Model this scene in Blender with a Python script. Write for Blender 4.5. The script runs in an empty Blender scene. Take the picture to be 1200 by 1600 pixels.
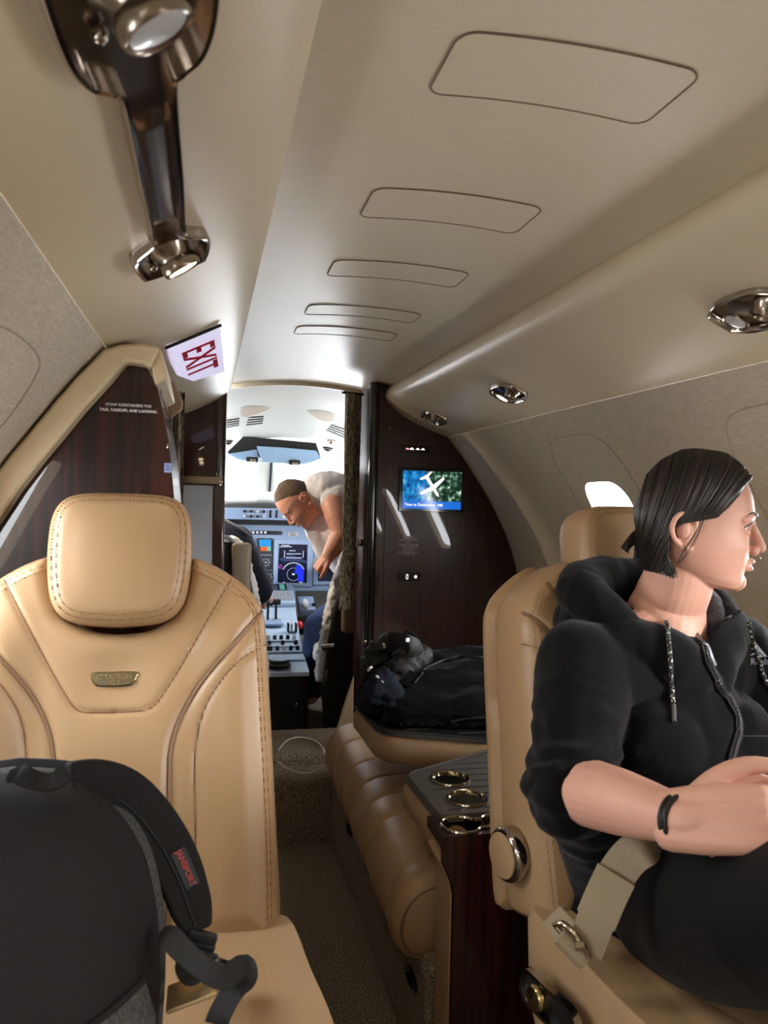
import bpy, bmesh, math, random
import numpy as np
from mathutils import Vector, Matrix, noise
from mathutils.geometry import delaunay_2d_cdt
random.seed(7); np.random.seed(7)
PI = math.pi
SC = bpy.context.scene
COL = SC.collection
def R(d): return math.radians(d)
def V(*a): return Vector(a)

# ---------------------------------------------------------------- objects
def tag(o, label=None, cat=None, group=None, kind=None):
    if label: o['label'] = label
    if cat: o['category'] = cat
    if group: o['group'] = group
    if kind: o['kind'] = kind
    return o
def empty(name, loc, label, cat, group=None, rot=(0, 0, 0), kind=None):
    o = bpy.data.objects.new(name, None); COL.objects.link(o)
    o.location = loc; o.rotation_euler = rot; o.empty_display_size = .05
    return tag(o, label, cat, group, kind)
def copy_tree(o, parent=None):
    c = o.copy(); COL.objects.link(c); c.parent = parent
    for ch in list(o.children): copy_tree(ch, c)
    return c
class MB:
    """collects geometry for ONE mesh object"""
    def __init__(s): s.v = []; s.f = []; s.m = []; s.cm = 0
    def add(s, vs, fs):
        b = len(s.v); s.v += [tuple(p) for p in vs]
        s.f += [tuple(b + i for i in f) for f in fs]; s.m += [s.cm] * len(fs); return s
    def box(s, c, d, M=None, bev=0.0, seg=2):
        if bev > 0:
            bm = bmesh.new(); bmesh.ops.create_cube(bm, size=1)
            for v in bm.verts: v.co = Vector((v.co.x * d[0], v.co.y * d[1], v.co.z * d[2]))
            bmesh.ops.bevel(bm, geom=bm.edges[:], offset=min(bev, min(d) * .49), segments=seg, profile=.5, affect='EDGES')
            bm.verts.index_update()
            vs = [v.co.copy() for v in bm.verts]; fs = [[v.index for v in f.verts] for f in bm.faces]; bm.free()
        else:
            vs = [Vector((x * d[0] / 2, y * d[1] / 2, z * d[2] / 2)) for x in (-1, 1) for y in (-1, 1) for z in (-1, 1)]
            fs = [(0, 1, 3, 2), (4, 6, 7, 5), (0, 4, 5, 1), (2, 3, 7, 6), (0, 2, 6, 4), (1, 5, 7, 3)]
        if M is not None: vs = [M @ v for v in vs]
        c = Vector(c); return s.add([v + c for v in vs], fs)
    def tube(s, pts, r, n=8, cap=True, flat=None, up=None):
        pts = [Vector(p) for p in pts]; N = len(pts)
        rs = r if isinstance(r, (list, tuple)) else [r] * N
        T = [(pts[min(i + 1, N - 1)] - pts[max(i - 1, 0)]).normalized() for i in range(N)]
        u = Vector(up) if up else (Vector((0, 0, 1)) if abs(T[0].z) < .9 else Vector((1, 0, 0)))
        vs = []
        for i in range(N):
            u = (u - T[i] * u.dot(T[i]))
            if u.length < 1e-6: u = T[i].orthogonal()
            u.normalize(); w = T[i].cross(u)
            a, b = (rs[i], rs[i]) if flat is None else (rs[i], rs[i] * flat)
            for k in range(n):
                t = 2 * PI * k / n
                vs.append(pts[i] + w * (a * math.cos(t)) + u * (b * math.sin(t)))
        fs = [(i * n + k, i * n + (k + 1) % n, (i + 1) * n + (k + 1) % n, (i + 1) * n + k) for i in range(N - 1) for k in range(n)]
        if cap: fs += [tuple(range(n - 1, -1, -1)), tuple((N - 1) * n + k for k in range(n))]
        return s.add(vs, fs)
    def ribbon(s, pts, w, t, up):
        """flat strap of width w, thickness t; up = list of normals or one"""
        pts = [Vector(p) for p in pts]; N = len(pts); vs = []
        for i in range(N):
            T = (pts[min(i + 1, N - 1)] - pts[max(i - 1, 0)]).normalized()
            u = Vector(up[i] if isinstance(up, list) else up); u = (u - T * u.dot(T)).normalized(); x = T.cross(u)
            ww = w[i] if isinstance(w, (list, tuple)) else w
            for a, b in ((-1, -1), (-.96, 0), (-1, 1), (1, 1), (.96, 0), (1, -1)):
                k = .5 if b == 0 else .47
                vs.append(pts[i] + x * (ww * k * a) + u * (t / 2 * b))
        n = 6
        fs = [(i * n + k, i * n + (k + 1) % n, (i + 1) * n + (k + 1) % n, (i + 1) * n + k) for i in range(N - 1) for k in range(n)]
        fs += [tuple(range(n - 1, -1, -1)), tuple((N - 1) * n + k for k in range(n))]
        return s.add(vs, fs)
    def lathe(s, prof, c=(0, 0, 0), M=None, n=32, sx=1, sy=1):
        vs = []; c = Vector(c)
        for r, z in prof:
            for k in range(n):
                t = 2 * PI * k / n; p = Vector((r * math.cos(t) * sx, r * math.sin(t) * sy, z))
                vs.append((M @ p if M is not None else p) + c)
        N = len(prof)
        fs = [(i * n + k, i * n + (k + 1) % n, (i + 1) * n + (k + 1) % n, (i + 1) * n + k) for i in range(N - 1) for k in range(n)]
        if prof[0][0] > 1e-5: fs.append(tuple(range(n - 1, -1, -1)))
        if prof[-1][0] > 1e-5: fs.append(tuple((N - 1) * n + k for k in range(n)))
        return s.add(vs, fs)
    def ball(s, c, r, M=None, n=16, m=10):
        r = r if isinstance(r, (tuple, list)) else (r, r, r)
        vs = []; c = Vector(c)
        for i in range(m + 1):
            a = PI * i / m
            for k in range(n):
                t = 2 * PI * k / n
                p = Vector((r[0] * math.sin(a) * math.cos(t), r[1] * math.sin(a) * math.sin(t), -r[2] * math.cos(a)))
                vs.append((M @ p if M is not None else p) + c)
        fs = [(i * n + k, i * n + (k + 1) % n, (i + 1) * n + (k + 1) % n, (i + 1) * n + k) for i in range(m) for k in range(n)]
        return s.add(vs, fs)
    def limb(s, pts, rs, n=20, sc=None):
        """closed tapering tube with round ends; sc=(a,b) squashes the section"""
        pts = [Vector(p) for p in pts]
        P2, R2 = smooth_path(pts, rs, 6)
        a = (P2[1] - P2[0]).normalized(); b = (P2[-1] - P2[-2]).normalized()
        h = []; hr = []
        for k in range(4, 0, -1):
            t = k / 4.2; h.append(P2[0] - a * R2[0] * math.sin(t * PI / 2)); hr.append(R2[0] * math.cos(t * PI / 2))
        e = []; er = []
        for k in range(1, 5):
            t = k / 4.2; e.append(P2[-1] + b * R2[-1] * math.sin(t * PI / 2)); er.append(R2[-1] * math.cos(t * PI / 2))
        return s.tube(h + P2 + e, hr + R2 + er, n)
    def prism(s, poly, a, b, ax='z'):
        """polygon (2-D) extruded from a to b along an axis"""
        def mk(p, h): return {'z': (p[0], p[1], h), 'y': (p[0], h, p[1]), 'x': (h, p[0], p[1])}[ax]
        n = len(poly)
        vs = [mk(p, a) for p in poly] + [mk(p, b) for p in poly]
        fs = [tuple(range(n)), tuple(range(2 * n - 1, n - 1, -1))] + [(i, i + n, (i + 1) % n + n, (i + 1) % n) for i in range(n)]
        return s.add(vs, fs)
    def build(s, name, mat, parent=None, smooth=True, kind=None, bevel=0, seg=2, angle=40, sub=0, recalc=True):
        me = bpy.data.meshes.new(name); me.from_pydata(s.v, [], s.f)
        mats = mat if isinstance(mat, (list, tuple)) else [mat]
        for m in mats: me.materials.append(m)
        if len(mats) > 1: me.polygons.foreach_set('material_index', s.m)
        if recalc:
            bm = bmesh.new(); bm.from_mesh(me); bmesh.ops.recalc_face_normals(bm, faces=bm.faces[:]); bm.to_mesh(me); bm.free()
        return link(name, me, parent, smooth, kind, bevel, seg, angle, sub)
def link(name, me, parent=None, smooth=True, kind=None, bevel=0, seg=2, angle=40, sub=0):
    if smooth:
        me.polygons.foreach_set('use_smooth', [True] * len(me.polygons))
        try: me.set_sharp_from_angle(angle=R(angle))
        except Exception: pass
    me.update()
    o = bpy.data.objects.new(name, me); COL.objects.link(o)
    if parent is not None:
        o.parent = parent
        if WORLD_PARENT[0]:
            bpy.context.view_layer.update(); o.matrix_parent_inverse = parent.matrix_world.inverted()
    if bevel:
        m = o.modifiers.new('bevel', 'BEVEL'); m.width = bevel; m.segments = seg; m.limit_method = 'ANGLE'; m.angle_limit = R(40)
        m.harden_normals = False
    if sub:
        m = o.modifiers.new('sub', 'SUBSURF'); m.levels = sub; m.render_levels = sub
    if kind: o['kind'] = kind
    return o
WORLD_PARENT = [False]        # True: parts are given in world coordinates
def catmull(p0, p1, p2, p3, t):
    return .5 * ((2 * p1) + (p2 - p0) * t + (2 * p0 - 5 * p1 + 4 * p2 - p3) * t * t + (3 * p1 - p0 - 3 * p2 + p3) * t ** 3)
def smooth_path(pts, rs=None, k=6, closed=False):
    pts = [Vector(p) for p in pts]; N = len(pts); out = []; ro = []
    rng = range(N) if closed else range(N - 1)
    for i in rng:
        if closed: q = [pts[(i + j) % N] for j in (-1, 0, 1, 2)]
        else: q = [pts[max(i - 1, 0)], pts[i], pts[i + 1], pts[min(i + 2, N - 1)]]
        for j in range(k):
            t = j / k; out.append(catmull(*q, t))
            if rs is not None: ro.append(rs[i] * (1 - t) + rs[(i + 1) % N] * t)
    if not closed:
        out.append(pts[-1])
        if rs is not None: ro.append(rs[-1])
    return (out, ro) if rs is not None else out
def sp2(pts, k=6, closed=False): return [(p.x, p.y) for p in smooth_path([(a, b, 0) for a, b in pts], None, k, closed)]
def rrect(w, h, r, n=6, cx=0, cy=0):
    out = []
    for sx, sy, a0 in ((1, 1, 0), (-1, 1, 90), (-1, -1, 180), (1, -1, 270)):
        for i in range(n + 1):
            a = R(a0 + 90 * i / n); out.append((cx + sx * (w / 2 - r) + r * math.cos(a), cy + sy * (h / 2 - r) + r * math.sin(a)))
    return out
def resample(poly, step, closed=True):
    P = [np.array(p, float) for p in poly]
    if closed: P = P + [P[0]]
    out = []
    for a, b in zip(P, P[1:]):
        L = np.linalg.norm(b - a); n = max(1, int(round(L / step)))
        for i in range(n): out.append(a + (b - a) * i / n)
    if not closed: out.append(P[-1])
    return out
def seg_dist(pts, poly, closed=False):
    P = np.array(poly, float)
    if closed: P = np.vstack([P, P[:1]])
    a = P[:-1]; d = P[1:] - a; L = (d ** 2).sum(1) + 1e-12
    out = np.full(len(pts), 1e9)
    for i in range(len(a)):
        t = np.clip(((pts - a[i]) @ d[i]) / L[i], 0, 1)
        q = pts - (a[i] + t[:, None] * d[i]); out = np.minimum(out, (q ** 2).sum(1))
    return np.sqrt(out)
def inside(pts, poly):
    P = np.array(poly, float); Q = np.roll(P, -1, 0); r = np.zeros(len(pts), bool)
    for (x0, y0), (x1, y1) in zip(P, Q):
        if abs(y1 - y0) < 1e-12: continue
        c = ((y0 > pts[:, 1]) != (y1 > pts[:, 1])) & (pts[:, 0] < (x1 - x0) * (pts[:, 1] - y0) / (y1 - y0) + x0); r ^= c
    return r
def mesh2d(outline, step, holes=(), lines=()):
    """triangulated interior of a 2-D outline with holes; returns pts, faces, n_boundary"""
    b = resample(outline, step); loops = [list(range(len(b)))]; pts = list(b)
    for h in holes:
        hb = resample(h, step); loops.append(list(range(len(pts), len(pts) + len(hb)))); pts += hb
    A = np.array(outline); lo = A.min(0); hi = A.max(0)
    gx = np.arange(lo[0] + step * .37, hi[0], step); gy = np.arange(lo[1] + step * .41, hi[1], step)
    G = np.array([(x, y) for y in gy for x in gx]) if len(gx) and len(gy) else np.zeros((0, 2))
    if len(G):
        k = inside(G, outline) & (seg_dist(G, outline, True) > step * .55)
        for h in holes: k &= ~inside(G, h) & (seg_dist(G, h, True) > step * .55)
        G = G[k]
    allp = [Vector((p[0], p[1])) for p in pts] + [Vector((p[0], p[1])) for p in G]
    edges = [(L[i], L[(i + 1) % len(L)]) for L in loops for i in range(len(L))]
    v, e, f, ov, oe, of = delaunay_2d_cdt(allp, edges, [], 0, 1e-7)
    vp = np.array([(p.x, p.y) for p in v]); cen = np.array([vp[list(t)].mean(0) for t in f])
    k = inside(cen, outline)
    for h in holes: k &= ~inside(cen, h)
    return vp, [tuple(t) for t, q in zip(f, k) if q]
def pad(outline, thick, er, step=.01, seams=(), bulge=None, back=True, xf=None):
    """upholstered pad: front face at w=0 (plus bulge), rounded rim of radius er, seams=[(polyline, half width, depth)]
    xf maps (u, v, w) to 3-D.  returns MB and a function front(u, v) -> w"""
    vp, fs = mesh2d(outline, step)
    def front(p):
        p = np.asarray(p, float).reshape(-1, 2)
        d = seg_dist(p, outline, True); t = np.clip(d / er, 0, 1)
        w = -er * (1 - np.sqrt(np.clip(1 - (1 - t) ** 2, 0, 1)))
        if bulge is not None: w = w + bulge(p[:, 0], p[:, 1]) * np.clip(d / (er * 2), 0, 1) ** .7
        for line, hw, dep in seams:
            q = seg_dist(p, line); w = w - dep * np.exp(-(q / hw) ** 2)
        return w
    w = front(vp); m = MB()
    F = (lambda u, v, w: (u, v, w)) if xf is None else xf
    n = len(vp)
    vs = [F(a, b, c) for (a, b), c in zip(vp, w)]
    m.add(vs, fs)
    if back:
        d = seg_dist(vp, outline, True); er2 = min(er, thick * .45); t = np.clip(d / er2, 0, 1)
        wb = -thick + er2 * (1 - np.sqrt(np.clip(1 - (1 - t) ** 2, 0, 1)))
        o = len(m.v)
        m.add([F(a, b, c) for (a, b), c in zip(vp, wb)], [tuple(reversed(t)) for t in fs])
        cnt = {}
        for t in fs:
            for i in range(3):
                e = (t[i], t[(i + 1) % 3]); cnt[e] = 1
        for (i, j) in list(cnt):
            if (j, i) not in cnt:
                m.f.append((j, i, i + o, j + o)); m.m.append(0)
    return m, front
def stitches(line, front, xf, r=.00065, L=.0036, gap=.0014, lift=.0009, mb=None):
    """a row of thread stitches lying on a pad"""
    mb = mb or MB(); P = [np.array(p) for p in resample(line, .0015, False)]
    acc = 0; cur = []; 
    w = front(np.array(P))
    for p, ww in zip(P, w):
        if acc % (L + gap) < L: cur.append(Vector(xf(p[0], p[1], ww + lift)))
        else:
            if len(cur) > 1: mb.tube([cur[0], cur[-1]], r, 4)
            cur = []
        acc += .0015
    if len(cur) > 1: mb.tube([cur[0], cur[-1]], r, 4)
    return mb
def offset_poly(poly, d):
    P = np.array(poly, float); out = []; n = len(P)
    ar = .5 * sum(P[i][0] * P[(i + 1) % n][1] - P[(i + 1) % n][0] * P[i][1] for i in range(n)); s = 1 if ar > 0 else -1
    for i in range(n):
        t = P[(i + 1) % n] - P[i - 1]; t = t / (np.linalg.norm(t) + 1e-9)
        out.append((P[i][0] - s * t[1] * d, P[i][1] + s * t[0] * d))
    return out
def remeshed(mb, voxel, smooth=3, displace=None, name='tmp'):
    """union of closed shapes -> one continuous skin"""
    me = bpy.data.meshes.new(name); me.from_pydata(mb.v, [], mb.f)
    bm = bmesh.new(); bm.from_mesh(me); bmesh.ops.recalc_face_normals(bm, faces=bm.faces[:]); bm.to_mesh(me); bm.free()
    o = bpy.data.objects.new(name, me); COL.objects.link(o)
    m = o.modifiers.new('r', 'REMESH'); m.mode = 'VOXEL'; m.voxel_size = voxel; m.use_smooth_shade = True
    if smooth:
        s = o.modifiers.new('s', 'SMOOTH'); s.iterations = smooth; s.factor = .5
    bpy.context.view_layer.update()
    dg = bpy.context.evaluated_depsgraph_get()
    out = bpy.data.meshes.new_from_object(o.evaluated_get(dg))
    bpy.data.objects.remove(o); bpy.data.meshes.remove(me)
    if displace:
        n = len(out.vertices); co = np.empty(n * 3); out.vertices.foreach_get('co', co); co = co.reshape(-1, 3)
        no = np.empty(n * 3); out.vertices.foreach_get('normal', no); no = no.reshape(-1, 3)
        d = displace(co, no); out.vertices.foreach_set('co', (co + no * d[:, None]).ravel()); out.update()
    return out
def mesh_to_mb(me, mb):
    return mb.add([v.co.copy() for v in me.vertices], [tuple(p.vertices) for p in me.polygons])
def text_mb(body, size, xf, extrude=0.0, align='CENTER', sx=1.0, bold=0.0, mb=None, shear=0.0):
    """lettering as mesh; xf maps (x, y, h) to 3-D"""
    cu = bpy.data.curves.new('t', 'FONT'); cu.body = body; cu.size = size; cu.align_x = align; cu.align_y = 'CENTER'
    cu.extrude = max(extrude, 0.0001); cu.offset = bold; cu.resolution_u = 3; cu.shear = shear
    o = bpy.data.objects.new('t', cu); COL.objects.link(o); bpy.context.view_layer.update()
    me = bpy.data.meshes.new_from_object(o.evaluated_get(bpy.context.evaluated_depsgraph_get()))
    mb = mb or MB()
    mb.add([xf(v.co.x * sx, v.co.y, v.co.z) for v in me.vertices], [tuple(p.vertices) for p in me.polygons])
    bpy.data.objects.remove(o); bpy.data.curves.remove(cu); bpy.data.meshes.remove(me)
    return mb
def frame(o, ex, ey, ez):
    """xf from local axes"""
    o, ex, ey, ez = map(Vector, (o, ex, ey, ez))
    return lambda a, b, c=0.0: o + ex * a + ey * b + ez * c

# ---------------------------------------------------------------- materials
def lin(r, g, b):
    f = lambda c: (c / 255 / 12.92) if c / 255 <= .04045 else ((c / 255 + .055) / 1.055) ** 2.4
    return (f(r), f(g), f(b), 1)
def mat(name, col, rough=.5, metal=0, coat=0, sheen=0, spec=.5, bump=None, var=None, emit=None, es=1, sss=0, alpha=1, trans=0, crough=.05, tint=None):
    """bump=(scale, strength, stretch xyz) noise; var=(scale, second colour, stretch, contrast)"""
    m = bpy.data.materials.new(name); m.use_nodes = True; nt = m.node_tree; b = nt.nodes['Principled BSDF']
    def S(k, v):
        if k in b.inputs: b.inputs[k].default_value = v
    S('Base Color', col); S('Roughness', rough); S('Metallic', metal); S('Coat Weight', coat); S('Coat Roughness', crough)
    S('Sheen Weight', sheen); S('Sheen Roughness', .5); S('Specular IOR Level', spec); S('Transmission Weight', trans)
    if sss: S('Subsurface Weight', sss); S('Subsurface Radius', (.012, .005, .003)); S('Subsurface Scale', 1.0)
    if emit: S('Emission Color', emit); S('Emission Strength', es)
    tc = nt.nodes.new('ShaderNodeTexCoord')
    def noise_n(scale, stretch, detail=4):
        mp = nt.nodes.new('ShaderNodeMapping'); mp.inputs['Scale'].default_value = stretch
        nz = nt.nodes.new('ShaderNodeTexNoise'); nz.inputs['Scale'].default_value = scale; nz.inputs['Detail'].default_value = detail
        nt.links.new(tc.outputs['Object'], mp.inputs['Vector']); nt.links.new(mp.outputs['Vector'], nz.inputs['Vector']); return nz
    if var:
        sc, c2, st, con = var; nz = noise_n(sc, st)
        rp = nt.nodes.new('ShaderNodeValToRGB'); rp.color_ramp.elements[0].position = .5 - con; rp.color_ramp.elements[1].position = .5 + con
        rp.color_ramp.elements[0].color = col; rp.color_ramp.elements[1].color = c2
        nt.links.new(nz.outputs['Fac'], rp.inputs['Fac']); nt.links.new(rp.outputs['Color'], b.inputs['Base Color'])
    if bump:
        sc, stg, st = bump; nz = noise_n(sc, st); bp = nt.nodes.new('ShaderNodeBump')
        bp.inputs['Strength'].default_value = stg; bp.inputs['Distance'].default_value = .002
        nt.links.new(nz.outputs['Fac'], bp.inputs['Height']); nt.links.new(bp.outputs['Normal'], b.inputs['Normal'])
    return m
M = {}
M['leather'] = mat('tan_leather', lin(166, 135, 100), .42, spec=.45, bump=(420, .10, (1, 1, 1)), var=(3, lin(160, 129, 94), (1, 1, 1), .25))
M['leather_side'] = mat('tan_leather_side', lin(165, 135, 101), .42, spec=.45, bump=(420, .10, (1, 1, 1)))
M['thread'] = mat('brown_thread', lin(128, 90, 64), .8)
M['piping'] = mat('brown_piping', lin(122, 92, 66), .5)
M['vinyl'] = mat('beige_vinyl', lin(212, 198, 172), .36, spec=.4, bump=(60, .06, (2, .25, 2)), var=(2, lin(207, 192, 166), (1, 1, 1), .3))
M['headliner'] = mat('beige_headliner', lin(212, 199, 175), .36, spec=.45, bump=(60, .10, (.35, 3, .35)), var=(60, lin(204, 191, 167), (.3, 3, .3), .3))
M['wall_fabric'] = mat('woven_wall_fabric', lin(212, 204, 188), .9, spec=.2, bump=(210, .4, (1, .25, 1.6)), var=(210, lin(190, 182, 166), (1, .22, 1.6), .2))
M['groove'] = mat('dark_groove', lin(112, 98, 80), .8); M['groove_light'] = mat('soft_groove', lin(168, 158, 142), .8)
M['wood'] = mat('dark_mahogany', lin(60, 23, 20), .3, coat=.75, spec=.25, crough=.02, var=(30, lin(20, 8, 9), (3, 3, .12), .16))
M['wood_plain'] = mat('dark_mahogany_edge', lin(40, 20, 18), .25, coat=1, crough=.03)
M['cream'] = mat('cream_trim', lin(214, 194, 160), .45)
M['chrome'] = mat('polished_nickel', lin(176, 168, 160), .10, metal=1)
M['chrome_dark'] = mat('brushed_nickel', lin(150, 138, 126), .22, metal=1, bump=(80, .05, (.2, 4, .2)))
M['gold'] = mat('satin_brass', lin(196, 176, 130), .2, metal=1)
M['carpet'] = mat('grey_brown_carpet', lin(80, 74, 65), .95, spec=.1, bump=(190, 1.0, (1, 1, 1)), var=(210, lin(160, 147, 129), (1, 1, 1), .14))
M['black'] = mat('black_plastic', lin(18, 18, 20), .45)
M['rubber'] = mat('ribbed_grey_rubber', lin(70, 65, 60), .5, bump=(300, .15, (1, 1, 1)))
M['black_gloss'] = mat('black_gloss', lin(8, 8, 10), .12, coat=.5)
M['black_leather'] = mat('black_leather', lin(16, 16, 19), .5, bump=(200, .2, (1, 1, 1)))
M['white_mark'] = mat('white_lettering', lin(235, 235, 235), .6)
M['lens'] = mat('frosted_lens', lin(190, 190, 188), .25, coat=.6)
# ---------------------------------------------------------------- camera
cam_d = bpy.data.cameras.new('camera'); cam = bpy.data.objects.new('camera', cam_d); COL.objects.link(cam)
cam_d.sensor_fit = 'VERTICAL'; cam_d.sensor_height = 32.0; cam_d.lens = 24.0; cam_d.clip_start = .02
cam.matrix_world = Matrix.Translation((-.40, 0, 1.17)) @ Matrix.Rotation(R(-13.07), 4, 'Z') @ Matrix.Rotation(R(90 - .96), 4, 'X') @ Matrix.Rotation(R(1.5), 4, 'Z')
SC.camera = cam
cam_d.dof.use_dof = True; cam_d.dof.focus_distance = 2.2; cam_d.dof.aperture_fstop = 8.0
SC.view_settings.view_transform = 'Standard'; SC.view_settings.look = 'None'; SC.view_settings.gamma = 1; SC.view_settings.exposure = .18
SC.view_settings.use_curve_mapping = False
SC.cycles.use_denoising = True; SC.cycles.max_bounces = 10; SC.cycles.diffuse_bounces = 6; SC.cycles.glossy_bounces = 4
SC.cycles.transparent_max_bounces = 12; SC.cycles.sample_clamp_indirect = 8; SC.cycles.caustics_reflective = False; SC.cycles.caustics_refractive = False

# ---------------------------------------------------------------- cabin shell (X right, Y forward, Z up; cabin centre at X=0)
Y0, Y1 = -1.6, 3.4            # rear wall, front end of the cabin ceiling
WALL = [(.588, 1.439), (.650, 1.366), (.707, 1.288), (.764, 1.209), (.812, 1.128), (.856, 1.048), (.891, .964), (.917, .88), (.935, .76), (.940, .62), (.925, .45), (.885, .27), (.82, .12), (.76, 0)]
WS = [0]
for a, b in zip(WALL, WALL[1:]): WS.append(WS[-1] + math.hypot(b[0] - a[0], b[1] - a[1]))
def wall_pt(s):
    for i in range(len(WALL) - 1):
        if s <= WS[i + 1] or i == len(WALL) - 2:
            t = (s - WS[i]) / (WS[i + 1] - WS[i])
            q = [Vector((*WALL[max(0, min(len(WALL) - 1, j))], 0)) for j in (i - 1, i, i + 1, i + 2)]
            p = catmull(*q, t); return p.x, p.y
def wall_s(z):
    for i in range(len(WALL) - 1):
        if WALL[i][1] >= z >= WALL[i + 1][1]:
            return WS[i] + (WS[i + 1] - WS[i]) * (WALL[i][1] - z) / (WALL[i][1] - WALL[i + 1][1])
def wall_n(s):
    a = wall_pt(max(0, s - .005)); b = wall_pt(min(WS[-1], s + .005)); t = Vector((b[0] - a[0], b[1] - a[1])).normalized()
    return Vector((-t.y, t.x))           # outward (for the right side)
def wall_xf(sg): 
    def f(y, s, w=0.0):
        x, z = wall_pt(s); n = wall_n(s); return Vector((sg * (x + n.x * w), y, z + n.y * w))
    return f
S_A, S_B = wall_s(1.238), wall_s(.90)
def win_outline(yc, k=0.0): return rrect(.245 + 2 * k, S_B - S_A + 2 * k, .07 + k, 6, yc, (S_A + S_B) / 2)
RW = [2.10, 1.25, .42, -.41, -1.22]; LW = [1.13, .30, -.53, -1.3]
for sg, nm, ws in ((1, 'wall_right', RW), (-1, 'wall_left', LW)):
    yend = 3.4
    vp, fs = mesh2d([(Y0, 0), (yend, 0), (yend, WS[-1]), (Y0, WS[-1])], .05, [win_outline(y) for y in ws])
    xf = wall_xf(sg); m = MB(); m.add([xf(a, b) for a, b in vp], fs)
    m.build(nm, M['wall_fabric'], kind='structure')
def glass_mat():
    m = bpy.data.materials.new('window_glass'); m.use_nodes = True; nt = m.node_tree; nt.nodes.clear()
    o = nt.nodes.new('ShaderNodeOutputMaterial'); mx = nt.nodes.new('ShaderNodeMixShader'); t = nt.nodes.new('ShaderNodeBsdfTransparent')
    g = nt.nodes.new('ShaderNodeBsdfGlossy'); g.inputs['Roughness'].default_value = .02; mx.inputs[0].default_value = .05
    nt.links.new(t.outputs[0], mx.inputs[1]); nt.links.new(g.outputs[0], mx.inputs[2]); nt.links.new(mx.outputs[0], o.inputs[0]); return m
M['glass'] = glass_mat()
M['shade'] = mat('pleated_shade', lin(222, 216, 204), .8)
nwin = 0
def ring_tube(mb, pts, r, n=5): mb.tube(list(pts) + [pts[0]], r, n, cap=False)
for sg, ws in ((1, RW), (-1, LW)):
    xf = wall_xf(sg)
    for y in ws:
        nwin += 1
        m = MB(); o = resample(win_outline(y), .02); n = len(o)
        a = [xf(p[0], p[1], 0) for p in o]; o2 = resample(win_outline(y, -.012), .02)
        k = 8
        for i in range(n):
            pass
        q = win_outline(y); q2 = win_outline(y, -.014); n = len(q)
        m.add([xf(*p, 0) for p in q] + [xf(*p, .024) for p in q2], [(i, (i + 1) % n, (i + 1) % n + n, i + n) for i in range(n)])
        w = m.build('window_%d' % nwin, M['cream'], kind='structure')
        g = MB(); g.add([xf(*p, .022) for p in q2], [tuple(range(n))]); g.build('window_glass', M['glass'], w, smooth=False)
        # fabric-covered window panel: a fine gap line round it
        pl = [(y - .20, wall_s(1.02)), (y - .20, wall_s(1.24)), (y - .19, wall_s(1.31)), (y - .14, wall_s(1.362)), (y, wall_s(1.372)), (y + .14, wall_s(1.362)), (y + .19, wall_s(1.31)), (y + .20, wall_s(1.24)), (y + .20, wall_s(1.02))]
        pl += [(y + .20, wall_s(.84)), (y + .15, wall_s(.78)), (y - .15, wall_s(.78)), (y - .20, wall_s(.84))]
        t = MB(); ring_tube(t, [xf(p[0], p[1], -.0008) for p in sp2(pl, 4, True)], .0016, 5); t.build('panel_gap', M['groove_light'], w)
        if y < 1.0 and not (sg > 0 and y > .3):      # pleated shades half drawn on the windows behind the camera
            s = MB(); s0, s1 = S_A - .01, S_A + (.16 if sg > 0 else .12); N = 14; vs = []; fs = []
            for i in range(N * 2 + 1):
                ss = s0 + (s1 - s0) * i / (N * 2); d = .010 + (.006 if i % 2 else 0)
                vs += [xf(y - .135, ss, d), xf(y + .135, ss, d)]
                if i: fs.append((2 * i - 2, 2 * i - 1, 2 * i + 1, 2 * i))
            s.add(vs, fs); s.build('shade', M['shade'], w, smooth=False)
# valances over the sidewalls
VAL = [(.44, 1.668), (.375, 1.660), (.332, 1.637), (.313, 1.605), (.322, 1.574), (.36, 1.538), (.43, 1.497), (.51, 1.463), (.590, 1.4385)]
for sg, nm, ye in ((1, 'trim_1', 3.1), (-1, 'trim_2', 3.3)):
    pr = smooth_path([(a, 0, b) for a, b in VAL], None, 6); m = MB(); n = len(pr)
    ys = [Y0, 0, 1, 2, ye]
    m.add([(sg * p.x, y, p.z) for y in ys for p in pr], [(j * n + i, j * n + i + 1, (j + 1) * n + i + 1, (j + 1) * n + i) for j in range(len(ys) - 1) for i in range(n - 1)])
    m.build(nm, M['vinyl'], kind='structure')
def val_pt(t, sg=1, w=0.0):
    """point on the flat lower face of a valance, t=0 inboard .. 1 outboard; w = drop below it"""
    a = Vector((.34, 0, 1.552)); b = Vector((.588, 0, 1.4395)); p = a.lerp(b, t)
    q = [(.34, 1.552), (.36, 1.538), (.43, 1.497), (.51, 1.463), (.588, 1.4395)]
    for (x0, z0), (x1, z1) in zip(q, q[1:]):
        if x0 <= p.x <= x1 + 1e-6: p.z = z0 + (z1 - z0) * (p.x - x0) / (x1 - x0)
    return Vector((sg * (p.x - w * .41), 0, p.z - w * .91))
# ceiling
def ceil_z(x): return 1.676 - .036 * (x / .33) ** 2
def ceil_mesh(y0, y1):
    m = MB(); xs = [-.46 + .92 * i / 40 for i in range(41)]; n = 41
    m.add([(x, y, ceil_z(x) if abs(x) < .40 else ceil_z(.40) + .03) for y in (y0, y1) for x in xs], [(i, i + 1, n + i + 1, n + i) for i in range(n - 1)]); return m
ceil_mesh(Y0, 3.38).build('ceiling', M['headliner'], kind='structure')
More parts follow.
